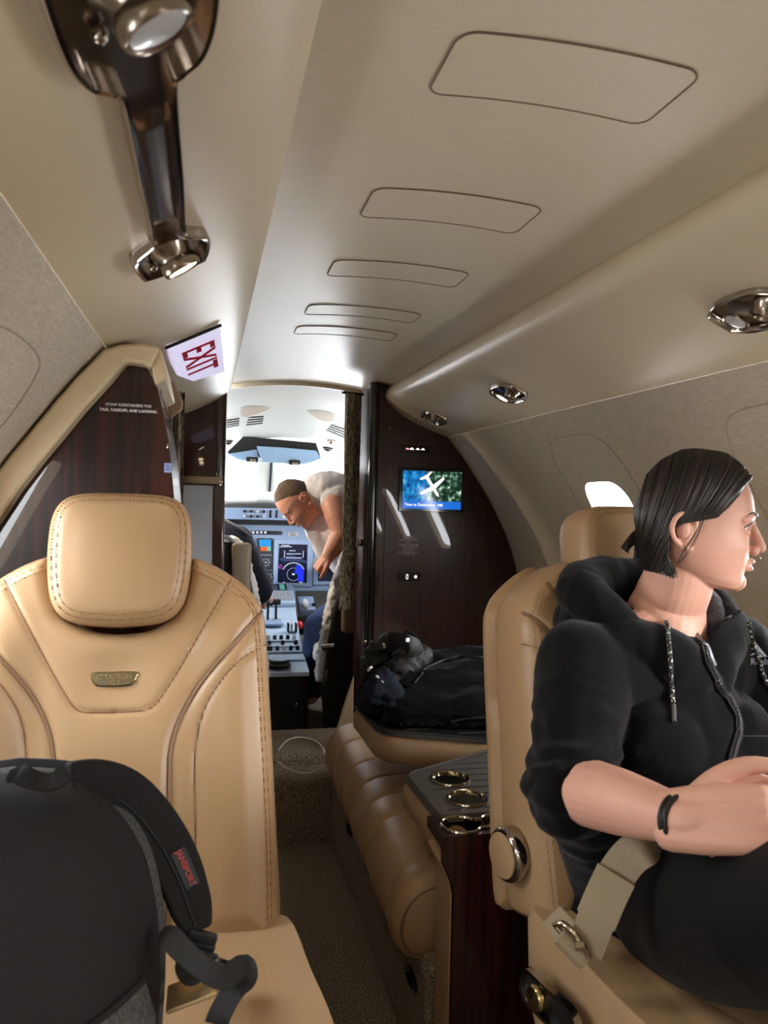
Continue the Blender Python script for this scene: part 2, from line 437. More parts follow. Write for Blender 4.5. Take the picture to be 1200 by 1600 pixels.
# oxygen-mask doors let into the ceiling
for i, (ya, yb, xa, xb, lab) in enumerate([(.785, .915, -.148, .146, 'largest flush ceiling panel, nearest, with rounded corners'),
        (1.212, 1.345, -.148, .146, 'second flush ceiling panel from the nearest'), (1.60, 1.722, -.148, .152, 'third flush ceiling panel, midway along the ceiling'),
        (1.99, 2.10, -.151, .153, 'fourth flush ceiling panel, just behind the one nearest the cockpit'), (2.25, 2.36, -.151, .153, 'flush ceiling panel farthest forward, nearest the cockpit')]):
    yc = (ya + yb) / 2; root = empty('ceiling_panel', (0, yc, ceil_z(0)), lab, 'ceiling panel', 'flush panels along the ceiling')
    o = rrect(xb - xa, yb - ya, .022, 5, (xa + xb) / 2, 0)
    vp, fs = mesh2d(o, .02); m = MB(); m.add([(a, b, ceil_z(a) - .0015 - ceil_z(0)) for a, b in vp], fs)
    m.build('panel', M['headliner'], root)
    t = MB(); ring_tube(t, [Vector((a, b, ceil_z(a) - .0014 - ceil_z(0))) for a, b in resample(o, .01)], .0013, 5); t.build('gap', M['groove'], root)
# closing strip between the cabin ceiling and the cockpit lining
xs = [-.46 + .92 * i / 40 for i in range(41)]
m = MB(); m.add([(x, 3.376, z) for x in xs for z in (ceil_z(x) + .02, ceil_z(x) - .018)] + [(x, 3.392, z) for x in xs for z in (ceil_z(x) + .02, ceil_z(x) - .018)], [(2 * i, 2 * i + 1, 2 * i + 3, 2 * i + 2) for i in range(40)] + [(82 + 2 * i, 82 + 2 * i + 1, 82 + 2 * i + 3, 82 + 2 * i + 2) for i in range(40)] + [(2 * i + 1, 2 * i + 3, 82 + 2 * i + 3, 82 + 2 * i + 1) for i in range(40)])
m.build('trim_7', M['headliner'], kind='structure')
# rear wall, floor, steps
arc = [(-x, z) for x, z in WALL[::-1]] + [(-a, b) for a, b in VAL[::-1]][1:-1] + [(-.4, 1.66), (0, 1.68), (.4, 1.66)] + VAL[1:-1] + WALL
m = MB(); m.add([(x, Y0 + .001, z) for x, z in arc], [tuple(range(len(arc)))]); m.build('wall_back', M['vinyl'], smooth=False, kind='structure')
def round_step(y, z0, z1, y2, r=.03):
    pts = [(y, z0), (y, z1 - r)] + [(y + r - r * math.cos(R(a)), z1 - r + r * math.sin(R(a))) for a in (20, 40, 60, 80, 90)] + [(y2, z1)]
    return pts
prof = [(Y0, 0)] + [(2.56, 0)] + round_step(2.565, 0, .222, 2.69)[1:] + round_step(2.692, .205, .262, 2.98)[1:] + [(2.985, .06), (5.3, .06)]
m = MB(); n = len(prof); m.add([(x, y, z) for x in (-.96, .96) for y, z in prof], [(i, i + 1, n + i + 1, n + i) for i in range(n - 1)])
m.build('floor', M['carpet'], kind='structure', angle=50)
# ---------------------------------------------------------------- cabin chairs (facing the camera, -Y)
LEAN = .222
def mirror(h): return h + [(-a, b) for a, b in h[::-1] if abs(a) > 1e-6]
BH = [(0, -.016), (.144, -.017), (.222, -.018), (.240, -.011), (.2495, .012), (.243, .14), (.232, .33), (.224, .45), (.215, .485), (.195, .512), (.157, .540), (.125, .556), (.108, .559), (.1045, .545), (.101, .519), (.085, .474), (.06, .452), (.035, .443), (0, .440)]
back_out = mirror(sp2(BH, 3))
HH = [(0, .658), (.057, .656), (.088, .644), (.103, .615), (.106, .56), (.101, .505), (.088, .473), (.060, .456), (0, .450)]
head_out = mirror(sp2(HH, 4))
PIP = sp2([(.2185, .474), (.174, .423), (.126, .365), (.096, .314), (.083, .272), (.081, .235), (.083, .15), (.086, 0)], 5)
VSEAM = sp2([(.168, .524), (.134, .463), (.097, .395), (.066, .344), (.052, .329), (.035, .325), (0, .324)], 5)
BOL = sp2([(.228, .422), (.184, .398), (.148, .357), (.127, .313), (.119, .257), (.121, .15), (.123, 0)], 5)
def mir(l): return [(-a, b) for a, b in l]
EDGE = sp2([(.234, -.005), (.231, .14), (.220, .33), (.211, .455), (.203, .482), (.186, .502), (.150, .528), (.112, .545)], 5)
def sstep(x, a, b): t = np.clip((x - a) / (b - a), 0, 1); return t * t * (3 - 2 * t)
def back_bulge(u, v):
    return .020 * sstep(np.abs(u), .10, .17) * (1 - sstep(v, .40, .52)) + .012 * np.exp(-((v - .17) / .14) ** 2) * (1 - sstep(np.abs(u), .06, .12)) - .010 * np.exp(-(u / .05) ** 2 - ((v - .373) / .05) ** 2)
ex = Vector((1, 0, 0)); ev = Vector((0, math.sin(LEAN), math.cos(LEAN))); en = Vector((0, -math.cos(LEAN), math.sin(LEAN)))
BX = frame((0, 0, .525), ex, ev, en)
def make_chair(loc, label, disc=False, rz=0):
    root = empty('cabin_chair', loc, label, 'chair', None, (0, 0, R(rz)))
    seams = []
    for l, w, d in ((PIP, .006, .006), (VSEAM, .0035, .0045), (BOL, .0035, .005), (EDGE, .0025, .0022)):
        seams += [(l, w, d), (mir(l), w, d)]
    m, fr = pad(back_out, .118, .024, .0050, seams, back_bulge, True, BX)
    b = m.build('backrest', M['leather'], root, angle=60)
    for l in (PIP, mir(PIP)):
        p = MB(); w = fr(np.array(l)); p.tube([BX(a, c, q + .0016) for (a, c), q in zip(l, w)], .0030, 8)
        p.build('piping', M['piping'], b)
    for sg in (1, -1):
        for off in (.006, -.0):
            l = [(sg * (a - off), c - (off if c > .5 else 0)) for a, c in EDGE]
            stitches(l, fr, BX).build('stitching', M['thread'], b, smooth=False)
    # thin dark gap lines of the sewn seams
    for l in (VSEAM, BOL):
        for q in (l, mir(l)):
            g = MB(); w = fr(np.array(q)); g.tube([BX(a, c, e + .0010) for (a, c), e in zip(q, w)], .0012, 5)
            g.build('seam', M['thread'], b)
    # moulded rear shell of the backrest
    sh, _ = pad([(a * 1.03, c * 1.0 + (.0 if c < .1 else .004)) for a, c in back_out], .05, .02, .02, (), None, True, lambda u, v, w: BX(u, v, w - .10))
    sh.build('back_shell', M['leather_side'], root)
    # headrest
    HX = lambda u, v, w: BX(u, v, w + .034)
    rim = offset_poly(head_out, .0125)
    m, fh = pad(head_out, .095, .026, .006, [(rim + rim[:1], .0025, .002)], lambda u, v: .010 * np.clip(1 - (u / .1) ** 2, 0, 1) * np.clip(1 - ((v - .555) / .1) ** 2, 0, 1), True, HX)
    h = m.build('headrest', M['leather'], root, angle=60)
    for d_ in (.0165, .0085):
        rim2 = offset_poly(head_out, d_); stitches(rim2 + rim2[:1], fh, HX).build('stitching', M['thread'], h, smooth=False)
    # maker's badge
    bo = sp2([(-.034, .010), (0, .0108), (.034, .010), (.0335, .002), (.030, -.006), (.023, -.0105), (0, -.0118), (-.023, -.0105), (-.030, -.006), (-.0335, .002)], 3, True)
    wv = float(fr([(0, .373)])[0]); BXB = lambda a, c, w: BX(a - .003, c + .373, w + wv + .006)
    m, _ = pad(bo, .008, .0022, .004, (), None, True, BXB); bd = m.build('badge', M['gold'], root)
    ib = [(a * .90, c * .84) for a, c in bo]; m, _ = pad(ib, .001, .0004, .004, (), None, False, lambda a, c, w: BXB(a, c, w + .0006)); m.build('badge_face', M['badge_face'], bd)
    t = text_mb('CITATION', .0098, lambda x, y, h: BXB(x, y + .0028, .0009 + h), .0006, sx=1.12, bold=.0002); text_mb('XLS', .0085, lambda x, y, h: BXB(x, y - .0058, .0009 + h), .0006, sx=1.1, mb=t, shear=.2, bold=.0002)
    t.build('badge_lettering', M['gold'], bd, smooth=False)
    # seat cushion
    CH = [(0, .02), (.20, .02), (.242, .012), (.256, -.02), (.266, -.12), (.278, -.22), (.282, -.36), (.274, -.45), (.240, -.495), (.15, -.51), (0, -.515)]
    co = mirror(sp2(CH, 4)); CS = sp2([(.222, .0), (.236, -.03), (.246, -.12), (.257, -.22), (.260, -.36), (.252, -.44), (.225, -.474), (.15, -.488), (0, -.492)], 5)
    SX = lambda u, v, w: Vector((u, v - .004, w + .530 + .012 * sstep(np.array(-v), .2, .5)))
    cb = lambda u, v: .014 * np.clip(1 - (u / .26) ** 2, 0, 1) + .018 * sstep(np.abs(u), .13, .22) - .012
    SL = sp2([(.075, .02), (.085, -.2), (.10, -.36), (.11, -.47)], 4)
    m, fc = pad(co, .13, .035, .009, [(CS, .003, .004), (mir(CS), .003, .004), (SL, .0035, .004), (mir(SL), .0035, .004)], cb, True, SX)
    c = m.build('seat_cushion', M['leather'], root, angle=60)
    for sg in (1, -1):
        for off in (.004, -.0045): stitches([(sg * (a - off), d + (off if abs(a) < .18 else 0)) for a, d in CS], fc, SX).build('stitching', M['thread'], c, smooth=False)
    # seat side panels and base
    bo2 = [(a * .99, d) for a, d in co]
    m = MB(); oo = resample(bo2, .03); k = len(oo); zs = [(.538, 1.05), (.52, 1.075), (.40, 1.06), (.29, .98), (.23, .86)]
    m.add([(p[0] * sc, -.004 + (p[1] + .25) * sc - .25, z) for z, sc in zs for p in oo], [(j * k + i, j * k + (i + 1) % k, (j + 1) * k + (i + 1) % k, (j + 1) * k + i) for j in range(4) for i in range(k)] + [tuple(range(k)), tuple(range(5 * k - 1, 4 * k - 1, -1))])
    sb = m.build('seat_base', M['leather_side'], root)
    pd = MB(); pd.box((0, -.28, .12), (.30, .36, .24), bev=.02); pd.build('pedestal', M['black'], root)
    if disc:
        sx = -.252
        q = MB(); MX = Matrix.Rotation(R(-90), 3, 'Y')
        cpos = BX(sx, .085, -.068)
        q.lathe([(.043, -.004), (.044, .012), (.040, .019), (.036, .0205)], cpos, MX, 40); d = q.build('recline_disc', M['chrome'], root)
        q = MB(); q.lathe([(.0365, .0190), (.0355, .0225), (.030, .024), (0, .0245)], cpos, MX, 40); q.build('disc_inlay', M['leather_side'], d)
        # control recess with a lever on the seat side
        q = MB(); A = frame((-.312, -.105, .474), (0, 1, 0), (0, 0, 1), (-1, 0, 0))
        o = rrect(.13, .052, .024, 6); o2 = [(a * .93, b * .78) for a, b in o]; kk = len(o)
        q.add([A(*p, .0) for p in o] + [A(*p, .012) for p in o] + [A(*p, .012) for p in o2] + [A(*p, .002) for p in o2], [(j * kk + i, j * kk + (i + 1) % kk, (j + 1) * kk + (i + 1) % kk, (j + 1) * kk + i) for j in range(3) for i in range(kk)])
        d = q.build('control_bezel', M['chrome'], root)
        q = MB(); q.add([A(*p, .003) for p in o2], [tuple(range(kk))]); q.build('recess', M['black'], d)
        q = MB(); q.lathe([(.018, 0), (.018, .012), (.015, .016), (0, .017)], A(.02, 0, .003), Matrix.Rotation(R(-90), 3, 'Y'), 24); q.build('control_knob', M['gold'], d)
    return root
M['badge_face'] = mat('badge_face', lin(112, 100, 74), .4, metal=.6)
chairL = make_chair((-.526, 1.13, 0), 'tan leather cabin chair on the left with the black backpack on its seat')
chairR = make_chair((.368, 1.14, 0), 'tan leather cabin chair on the right that the woman sits in', True, 12)
# ---------------------------------------------------------------- where a sight line from the seat meets a plane of the cabin
_cm = cam.matrix_world.copy()
def at(px, py, Y=None, X=None, Z=None):
    o = _cm.translation; d = _cm.to_3x3() @ Vector(((px - 600) / 1200, (800 - py) / 1200, -1))
    t = (Y - o.y) / d.y if Y is not None else (X - o.x) / d.x if X is not None else (Z - o.z) / d.z
    return o + d * t
WORLD_PARENT[0] = True
def plate(pts2, y, t, ax='y'):
    """flat piece facing -Y: outline in (x, z), front at y, thickness t"""
    return MB().prism(pts2, y, y + t, ax)
def xz(ps, Y): return [(p.x, p.z) for p in (at(a, b, Y=Y) for a, b in ps)]
# ---- left forward cabinet behind the left chair
def wall_curve(inset, z0, z1, n=24, sg=-1):
    out = []
    s0, s1 = wall_s(z1), wall_s(z0)
    for i in range(n + 1):
        s = s0 + (s1 - s0) * i / n; x, z = wall_pt(s); q = wall_n(s); out.append((sg * (x - q.x * inset), z - q.y * inset))
    return out
lc = empty('galley_cabinet', (-.68, 1.53, 0), 'glossy dark mahogany cabinet with a curved top behind the left chair', 'cabinet')
redge = sp2([(-.515, 1.408), (-.496, 1.37), (-.478, 1.30), (-.466, 1.22), (-.455, 1.10), (-.450, .9), (-.45, 0.0)], 4)
poly = wall_curve(.052, .02, 1.395) [::-1] + [(-.545, 1.412)] + redge
MB().prism(poly, 1.53, 1.93, 'y').build('body', M['wood'], lc, angle=30)
outer = wall_curve(.006, .02, 1.43)[::-1] + [(-.56, 1.441), (-.52, 1.446), (-.490, 1.442)]
inner = wall_curve(.052, .02, 1.395)[::-1] + [(-.55, 1.410), (-.518, 1.408), (-.505, 1.40)]
n = len(outer); m = MB(); n2 = len(inner)
tr = outer + inner[::-1]
MB().prism(tr, 1.485, 1.545, 'y').build('edge_trim', M['cream'], lc, bevel=.006)
MB().prism([(-.512, 1.440), (-.488, 1.441), (-.476, 1.385), (-.498, 1.372)], 1.50, 1.90, 'y').build('end_cap', M['cream'], lc, bevel=.004)
q = MB()
for px, py in ((252, 613), (262, 697)):
    p = at(px, py, Y=1.527); q2 = MB(); q2.box((p.x, 1.527, p.z), (.003, .006, .010), bev=.001); q2.build('latch', M['chrome'], lc)
p = at(201, 638, Y=1.5285); X1 = frame(p, (1, 0, 0), (0, 0, 1), (0, -1, 0))
t = text_mb('STOW CONTAINERS FOR', .0072, lambda x, y, h: X1(x, y + .0055, h), .0003, bold=.0001); text_mb('TAXI, TAKEOFF, AND LANDING.', .0072, lambda x, y, h: X1(x, y - .0045, h), .0003, mb=t, bold=.0002)
tag(t.build('placard_lettering', M['white_mark'], None, smooth=False), 'two lines of small white lettering on the dark left cabinet', 'lettering')
p = at(262, 731, Y=1.5285); X1 = frame(p, (1, 0, 0), (0, 0, 1), (0, -1, 0)); st = empty('sticker', p, 'small pale blue square sticker on the right edge of the dark left cabinet', 'sticker')
MB().prism([(p.x - .0062, p.z - .009), (p.x + .0062, p.z - .009), (p.x + .0062, p.z + .009), (p.x - .0062, p.z + .009)], 1.5275, 1.5298, 'y').build('backing', mat('pale_blue_label', lin(150, 165, 215), .5), st, smooth=False)
q = MB()
for i in range(3): q.box(X1(0, .0045 - i * .004, .0014), (.008 - .002 * (i % 2), .0004, .0015))
q.build('print', mat('label_ink', lin(50, 60, 110), .6), st, smooth=False)
# ---- doorway curtain strip and beige flap beyond the left cabinet
M['tweed'] = mat('tweed_curtain', lin(70, 64, 56), .95, var=(120, lin(160, 148, 126), (1, 1, .35), .14), bump=(160, .6, (1, 1, .4)))
def curtain_mesh(a, b, z0, z1, folds, amp, tie=None, n=64, k=40):
    """hanging cloth between plan points a, b with folds; tie=(z, squeeze)"""
    m = MB(); a = Vector((*a, 0)); b = Vector((*b, 0)); d = b - a; nn = Vector((-d.y, d.x, 0)).normalized(); vs = []
    for sgn in (0, 1):
        for i in range(k + 1):
            z = z1 + (z0 - z1) * i / k; sq = 1
            if tie: sq = 1 - tie[1] * math.exp(-((z - tie[0]) / .09) ** 2)
            for j in range(n + 1):
                t = j / n; c = .5 + (t - .5) * sq
                w = amp * math.sin(t * folds * 2 * PI + .6 * math.sin(3 * z)) + amp * .5 * math.sin(t * folds * 4.7 * PI + 1.3)
                p = a + d * c + nn * (w * (.55 + .45 * sq) + (.004 if sgn else 0)); vs.append((p.x, p.y, z))
    N = n + 1; o = (k + 1) * N; fs = []
    for s in (0, 1):
        for i in range(k):
            for j in range(n):
                q = s * o + i * N + j; f = (q, q + 1, q + N + 1, q + N); fs.append(f if s else f[::-1])
    for i in range(k):
        for j in (0, n):
            q = i * N + j; fs.append((q, q + N, q + N + o, q + o))
    for j in range(n):
        for i in (0, k):
            q = i * N + j; fs.append((q, q + 1, q + 1 + o, q + o))
    return m.add(vs, fs)
dc = empty('door_curtain', (-.44, 2.02, .3), 'narrow woven curtain strip hanging behind the left cabinet beside the doorway', 'curtain')
curtain_mesh((-.490, 2.02), (-.458, 2.04), .25, 1.43, 1.5, .007, None, 30, 30).build('cloth', M['tweed'], dc)
a = [at(*p, Y=1.98) for p in ((254, 592), (272, 597), (286, 628), (285, 640), (266, 655), (260, 620))]
MB().prism([(p.x, p.z) for p in a], 1.965, 1.985, 'y').build('leather_flap', M['leather_side'], dc, bevel=.003)
# ---- second cabinet at the cockpit bulkhead
c2 = empty('bulkhead_cabinet', (-.5, 3.0, .26), 'tall dark mahogany bulkhead cabinet with grey lower door left of the cockpit', 'cabinet')
top = [(-.335, 1.618), (-.36, 1.536), (-.43, 1.495), (-.51, 1.461), (-.588, 1.436)]
poly = [(-.36, .262), (-.36, 1.50)] + [(a - .004, b) for a, b in top[1:]] + wall_curve(.006, .265, 1.43)
MB().prism(poly, 3.0, 3.36, 'y').build('body', M['wood'], c2, angle=30)
q = MB(); q.lathe([(.001, .262), (.032, .262), (.032, 1.615), (.001, 1.618)], (-.360, 3.03, 0), None, 28); q.build('corner_post', M['wood_plain'], c2, angle=60)
p1 = xz([(281, 743), (348, 745), (348, 757), (281, 755)], 2.995); MB().prism(p1, 2.992, 3.004, 'y').build('metal_rail', M['chrome_dark'], c2, bevel=.002)
p1 = xz([(276, 757), (334, 759), (332, 960), (270, 960)], 2.995); MB().prism(p1, 2.994, 3.004, 'y').build('lower_door', mat('grey_door', lin(150, 152, 158), .35), c2, bevel=.003)
p1 = xz([(334, 759), (349, 759), (347, 960), (332, 960)], 2.995); MB().prism(p1, 2.989, 3.004, 'y').build('door_post', M['wood_plain'], c2, bevel=.003)
p1 = xz([(285, 640), (323, 636), (322, 639), (285, 643)], 2.995)
for px, py in ((284, 664), (283, 741), (338, 741), (343, 752)):
    p = at(px, py, Y=2.993); MB().box((p.x, 2.993, p.z), (.005, .008, .018), bev=.002).build('hinge', M['chrome'], c2)
# ---- right forward closet with the monitor
rc = empty('closet', (.55, 3.1, .26), 'tall dark mahogany closet on the right that carries the small map screen', 'cabinet')
poly = [(.262, .262), (.262, 1.648), (.43, 1.648)] + [(.588, 1.44)] + wall_curve(.004, .265, 1.43, sg=1)
MB().prism(poly, 3.1, 3.37, 'y').build('body', M['wood'], rc, angle=30)
MB().box((.258, 3.245, .95), (.006, .24, 1.37)).build('side_panel', mat('red_brown_side', lin(58, 28, 24), .5, var=(26, lin(34, 16, 14), (3, 3, .16), .22)), rc)
q = MB(); q.lathe([(.001, .262), (.021, .262), (.021, 1.648), (.001, 1.65)], (.268, 3.10, 0), None, 28); q.build('corner_post', M['black_gloss'], rc, angle=60)
MB().box((.325, 3.099, .93), (.0025, .004, 1.2)).build('door_gap', M['black'], rc, smooth=False)
MB().box((.50, 3.099, 1.555 - .02), (.0025, .002, .002)).build('door_catch', M['black'], rc, smooth=False)
p = at(562, 848, X=.243); MB().box((.246, p.y, p.z), (.022, .03, .03), bev=.006).build('door_handle', M['chrome'], rc)
p = at(566, 1003, X=.243); MB().box((.250, p.y, p.z), (.02, .05, .025), bev=.006).build('door_bolt', M['chrome_dark'], rc)
mo = empty('monitor', (.52, 3.1, 1.13), 'small flat map screen set into the dark right closet', 'screen')
X1 = frame((.522, 3.096, 1.2135), (1, 0, 0), (0, 0, 1), (0, -1, 0))
def screen_mat():
    m = bpy.data.materials.new('moving_map'); m.use_nodes = True; nt = m.node_tree; b = nt.nodes['Principled BSDF']
    tc = nt.nodes.new('ShaderNodeTexCoord'); sp = nt.nodes.new('ShaderNodeSeparateXYZ'); nt.links.new(tc.outputs['Object'], sp.inputs[0])
    nz = nt.nodes.new('ShaderNodeTexNoise'); nz.inputs['Scale'].default_value = 45; nz.inputs['Detail'].default_value = 9; nt.links.new(tc.outputs['Object'], nz.inputs['Vector'])
    def ramp(cs):
        r = nt.nodes.new('ShaderNodeValToRGB')
        while len(r.color_ramp.elements) < len(cs): r.color_ramp.elements.new(.5)
        for e, (p, c) in zip(r.color_ramp.elements, cs): e.position = p; e.color = lin(*c)
        return r
    sea = ramp([(.35, (8, 60, 110)), (.5, (10, 110, 185)), (.62, (40, 150, 205)), (.72, (120, 190, 200))])
    land = ramp([(.36, (10, 24, 20)), (.48, (28, 52, 42)), (.56, (58, 96, 72)), (.63, (140, 170, 150)), (.72, (225, 235, 225))])
    for r in (sea, land): nt.links.new(nz.outputs['Fac'], r.inputs[0])
    n2 = nt.nodes.new('ShaderNodeTexNoise'); n2.inputs['Scale'].default_value = 14; nt.links.new(tc.outputs['Object'], n2.inputs['Vector'])
    ad = nt.nodes.new('ShaderNodeMath'); ad.operation = 'MULTIPLY_ADD'; nt.links.new(n2.outputs['Fac'], ad.inputs[0]); ad.inputs[1].default_value = .12; nt.links.new(sp.outputs['X'], ad.inputs[2])
    dg = nt.nodes.new('ShaderNodeMath'); dg.operation = 'MULTIPLY_ADD'; nt.links.new(sp.outputs['Z'], dg.inputs[0]); dg.inputs[1].default_value = .25; nt.links.new(ad.outputs[0], dg.inputs[2])
    st = nt.nodes.new('ShaderNodeMapRange'); st.inputs[1].default_value = .035; st.inputs[2].default_value = .065; nt.links.new(dg.outputs[0], st.inputs[0])
    mx = nt.nodes.new('ShaderNodeMixRGB'); nt.links.new(st.outputs[0], mx.inputs[0]); nt.links.new(sea.outputs[0], mx.inputs[1]); nt.links.new(land.outputs[0], mx.inputs[2])
    nt.links.new(mx.outputs[0], b.inputs['Emission Color']); b.inputs['Emission Strength'].default_value = 1.0; b.inputs['Base Color'].default_value = (0, 0, 0, 1); b.inputs['Roughness'].default_value = .08; return m
MB().prism([(p.x, p.z) for p in (X1(a, b) for a, b in rrect(.285, .185, .006, 3))], 3.090, 3.104, 'y').build('bezel', M['black_gloss'], mo, bevel=.002)
q = MB(); q.add([(a, 0, b) for a, b in ((-.1275, -.047), (.1275, -.047), (.1275, .078), (-.1275, .078))], [(0, 1, 2, 3)]); WORLD_PARENT[0] = False
sc = q.build('map_display', screen_mat(), mo, smooth=False); sc.location = (.002, -.0115, .0835); WORLD_PARENT[0] = True
M['screen_white'] = mat('screen_white', lin(20, 20, 20), .3, emit=(1, 1, 1, 1), es=1.0)
M['screen_blue'] = mat('screen_blue', lin(5, 5, 10), .1, emit=lin(25, 105, 205), es=1.0)
q = MB(); q.add([X1(a, b, .0065) for a, b in ((-.1275, -.080), (.1275, -.080), (.1275, -.047), (-.1275, -.047))], [(0, 1, 2, 3)]); q.build('caption_bar', M['screen_blue'], mo, smooth=False)
t = text_mb('Time to Destination:  448', .0158, lambda x, y, h: X1(x - .118, y - .0635, .0071 + h), .0001, align='LEFT', bold=.0003); t.build('caption', M['screen_white'], mo, smooth=False)
# white aeroplane symbol on the map
q = MB(); PX = lambda a, b: X1(.0 - (a * .56 - b * .83) * .9, .015 + (a * .83 + b * .56) * .9, .0078)
for poly in ([(-.062, .004), (-.05, .008), (.045, .007), (.06, .0), (.045, -.007), (-.05, -.008), (-.062, -.004)], [(-.004, .004), (.018, .004), (.004, .068), (-.008, .068)], [(-.004, -.004), (.018, -.004), (.004, -.068), (-.008, -.068)], [(-.06, .003), (-.046, .003), (-.055, .032), (-.064, .032)], [(-.06, -.003), (-.046, -.003), (-.055, -.032), (-.064, -.032)]):
    q.add([PX(a * -1, b) for a, b in poly], [tuple(range(len(poly)))])
q.build('aircraft_symbol', M['screen_white'], mo, smooth=False)
def switch_panel(px, py, w, h, label, icons):
    p = at(px, py, Y=3.097); s = empty('switch_panel', (p.x, 3.1, p.z), label, 'switch panel'); X1 = frame((p.x, 3.0965, p.z), (1, 0, 0), (0, 0, 1), (0, -1, 0))
    MB().prism([(q.x, q.z) for q in (X1(a, b) for a, b in rrect(w, h, .004, 3))], 3.0935, 3.101, 'y').build('plate', M['black_gloss'], s, bevel=.001)
    for x, body, wd in icons:
        m = MB()
        if body == 'bar': m.box(X1(x, 0, .0035), (wd, .001, .0065), bev=.0005)
        elif body == 'car':
            m.add([X1(x + a * wd, b * wd, .0037) for a, b in ((-.6, -.15), (-.6, .1), (-.35, .15), (-.15, .4), (.25, .4), (.45, .1), (.6, .05), (.6, -.2))], [tuple(range(8))])
        elif body == 'phone':
            o = rrect(.010, .022, .004, 4, x); i = rrect(.005, .014, .002, 4, x); n = len(o)
            m.add([X1(*a, .0037) for a in o] + [X1(*a, .0037) for a in i], [(k, (k + 1) % n, (k + 1) % n + n, k + n) for k in range(n)])
        else:
            for k in range(8):
                c, s_ = math.cos(k * PI / 4), math.sin(k * PI / 4); m.add([X1(x + c * r + s_ * e, s_ * r - c * e, .0037) for r, e in ((.004, -.001), (.008, -.001), (.008, .001), (.004, .001))], [(0, 1, 2, 3)])
            m.lathe([(.0001, 0), (.004, 0), (.004, .0005)], X1(x, 0, .0035), Matrix.Rotation(R(90), 3, 'X'), 12)
        m.build('lit_icon', M['screen_white'], s, smooth=False)
    return s
s = switch_panel(648, 702, .125, .028, 'narrow black strip of lit icons above the map screen', [(-.032, 'bar', .012), (-.014, 'car', .016), (.012, 'car', .014), (.034, 'car', .014)])
p = at(637, 702, Y=3.092); MB().box((p.x, 3.0925, p.z), (.010, .001, .005)).build('red_icon', mat('red_led', lin(30, 0, 0), .4, emit=lin(230, 40, 70), es=1), s, smooth=False)
switch_panel(639, 901, .098, .040, 'black switch plate with two white icons below the map screen', [(-.009, 'phone', 0), (.028, 'gear', 0)])
pl = [at(px, py, Y=3.0985) for px, py in ((638, 838), (638, 866))]; q = MB(); k = 0
for i, wd in enumerate((.05, .045, .078, .02, .080, .07, .05, .045, .086, .045)):
    z = pl[0].z + (pl[1].z - pl[0].z) * i / 9
    x = -wd / 2
    while x < wd / 2:
        l = random.uniform(.004, .011); q.box((pl[0].x + x + l / 2, 3.0985, z), (l, .001, .0028)); x += l + .002
tag(q.build('placard_lettering', mat('dim_lettering', lin(170, 170, 170), .6), None, smooth=False), 'small block of white placard lines on the right closet below the screen', 'lettering')
# ---- tied-back cockpit curtain
cu = empty('cockpit_curtain', (.18, 3.2, .7), 'dark tweed curtain tied back at the right of the cockpit entrance', 'curtain')
curtain_mesh((.168, 3.17), (.232, 3.25), .70, 1.61, 2.2, .014, (.945, .25), 60, 46).build('cloth', M['tweed'], cu)
q = MB(); q.lathe([(.047, -.018), (.050, -.014), (.050, .014), (.047, .018)], (.200, 3.21, .945), Matrix.Rotation(R(50), 3, 'Z'), 28, sx=.78, sy=.55); q.build('tieback', M['tweed'], cu)
MB().tube([(.15, 3.20, 1.615), (.245, 3.23, 1.615)], .006, 8).build('curtain_rail', M['black'], cu)
# kick panel beside the sofa end
pk = [at(*p, Y=2.72) for p in ((553, 1058), (551, 1200), (515, 1200), (517, 1172), (536, 1110))]
m = MB(); m.prism([(p.x, max(.262, p.z)) for p in pk], 2.72, 2.74, 'y'); m.build('trim_3', mat('tan_kick_panel', lin(176, 150, 124), .5, bump=(30, .2, (1, 1, 1))), kind='structure', bevel=.003)
# ---- exit sign under the left valance
def vf(t, y, w=0.0, sg=-1): p = val_pt(t, sg, w); return Vector((p.x, y, p.z))
p0 = vf(.12, 1.66); e1 = (vf(.12, 1.66) - vf(.62, 1.66)).normalized(); nn = Vector((.41, 0, -.91)).normalized()   # e1 inboard and up, nn out of the face
org = vf(.37, 1.66); EX = frame(org, (0, 1, 0), e1, nn)
sg = empty('exit_sign', org, 'white lit EXIT sign with red letters hanging under the left valance', 'sign')
M['sign_white'] = mat('lit_sign_face', lin(225, 222, 240), .4, emit=lin(222, 218, 255), es=.55)
M['sign_red'] = mat('red_letters', lin(190, 15, 50), .5)
op = [(-.03, -.062), (.15, -.062), (.235, -.030), (.262, .058), (-.03, .058)]
k = len(op); q = MB(); dep_ = lambda a: .005 + .17 * (a + .03)
q.add([EX(*p, .0) for p in op] + [EX(a * .99, b * .95, dep_(a)) for a, b in op], [tuple(range(k))[::-1], tuple(range(k, 2 * k))] + [(i, (i + 1) % k, (i + 1) % k + k, i + k) for i in range(k)])
q.build('lit_face', M['sign_white'], sg, bevel=.003)
q = MB(); op2 = [(-.033, -.064), (-.030, -.064), (-.030, .060), (-.033, .060)]
q.add([EX(*p, .0) for p in op2] + [EX(*p, .006) for p in op2], [(0, 1, 2, 3), (7, 6, 5, 4), (0, 4, 5, 1), (1, 5, 6, 2), (2, 6, 7, 3), (3, 7, 4, 0)]); q.build('end_plate', M['black'], sg, smooth=False)
text_mb('EXIT', .106, lambda x, y, h: EX(x + .108, y - .002, dep_(x + .108) + .0012 + h), .0006, sx=.82, bold=.0008).build('exit_letters', M['sign_red'], sg, smooth=False)
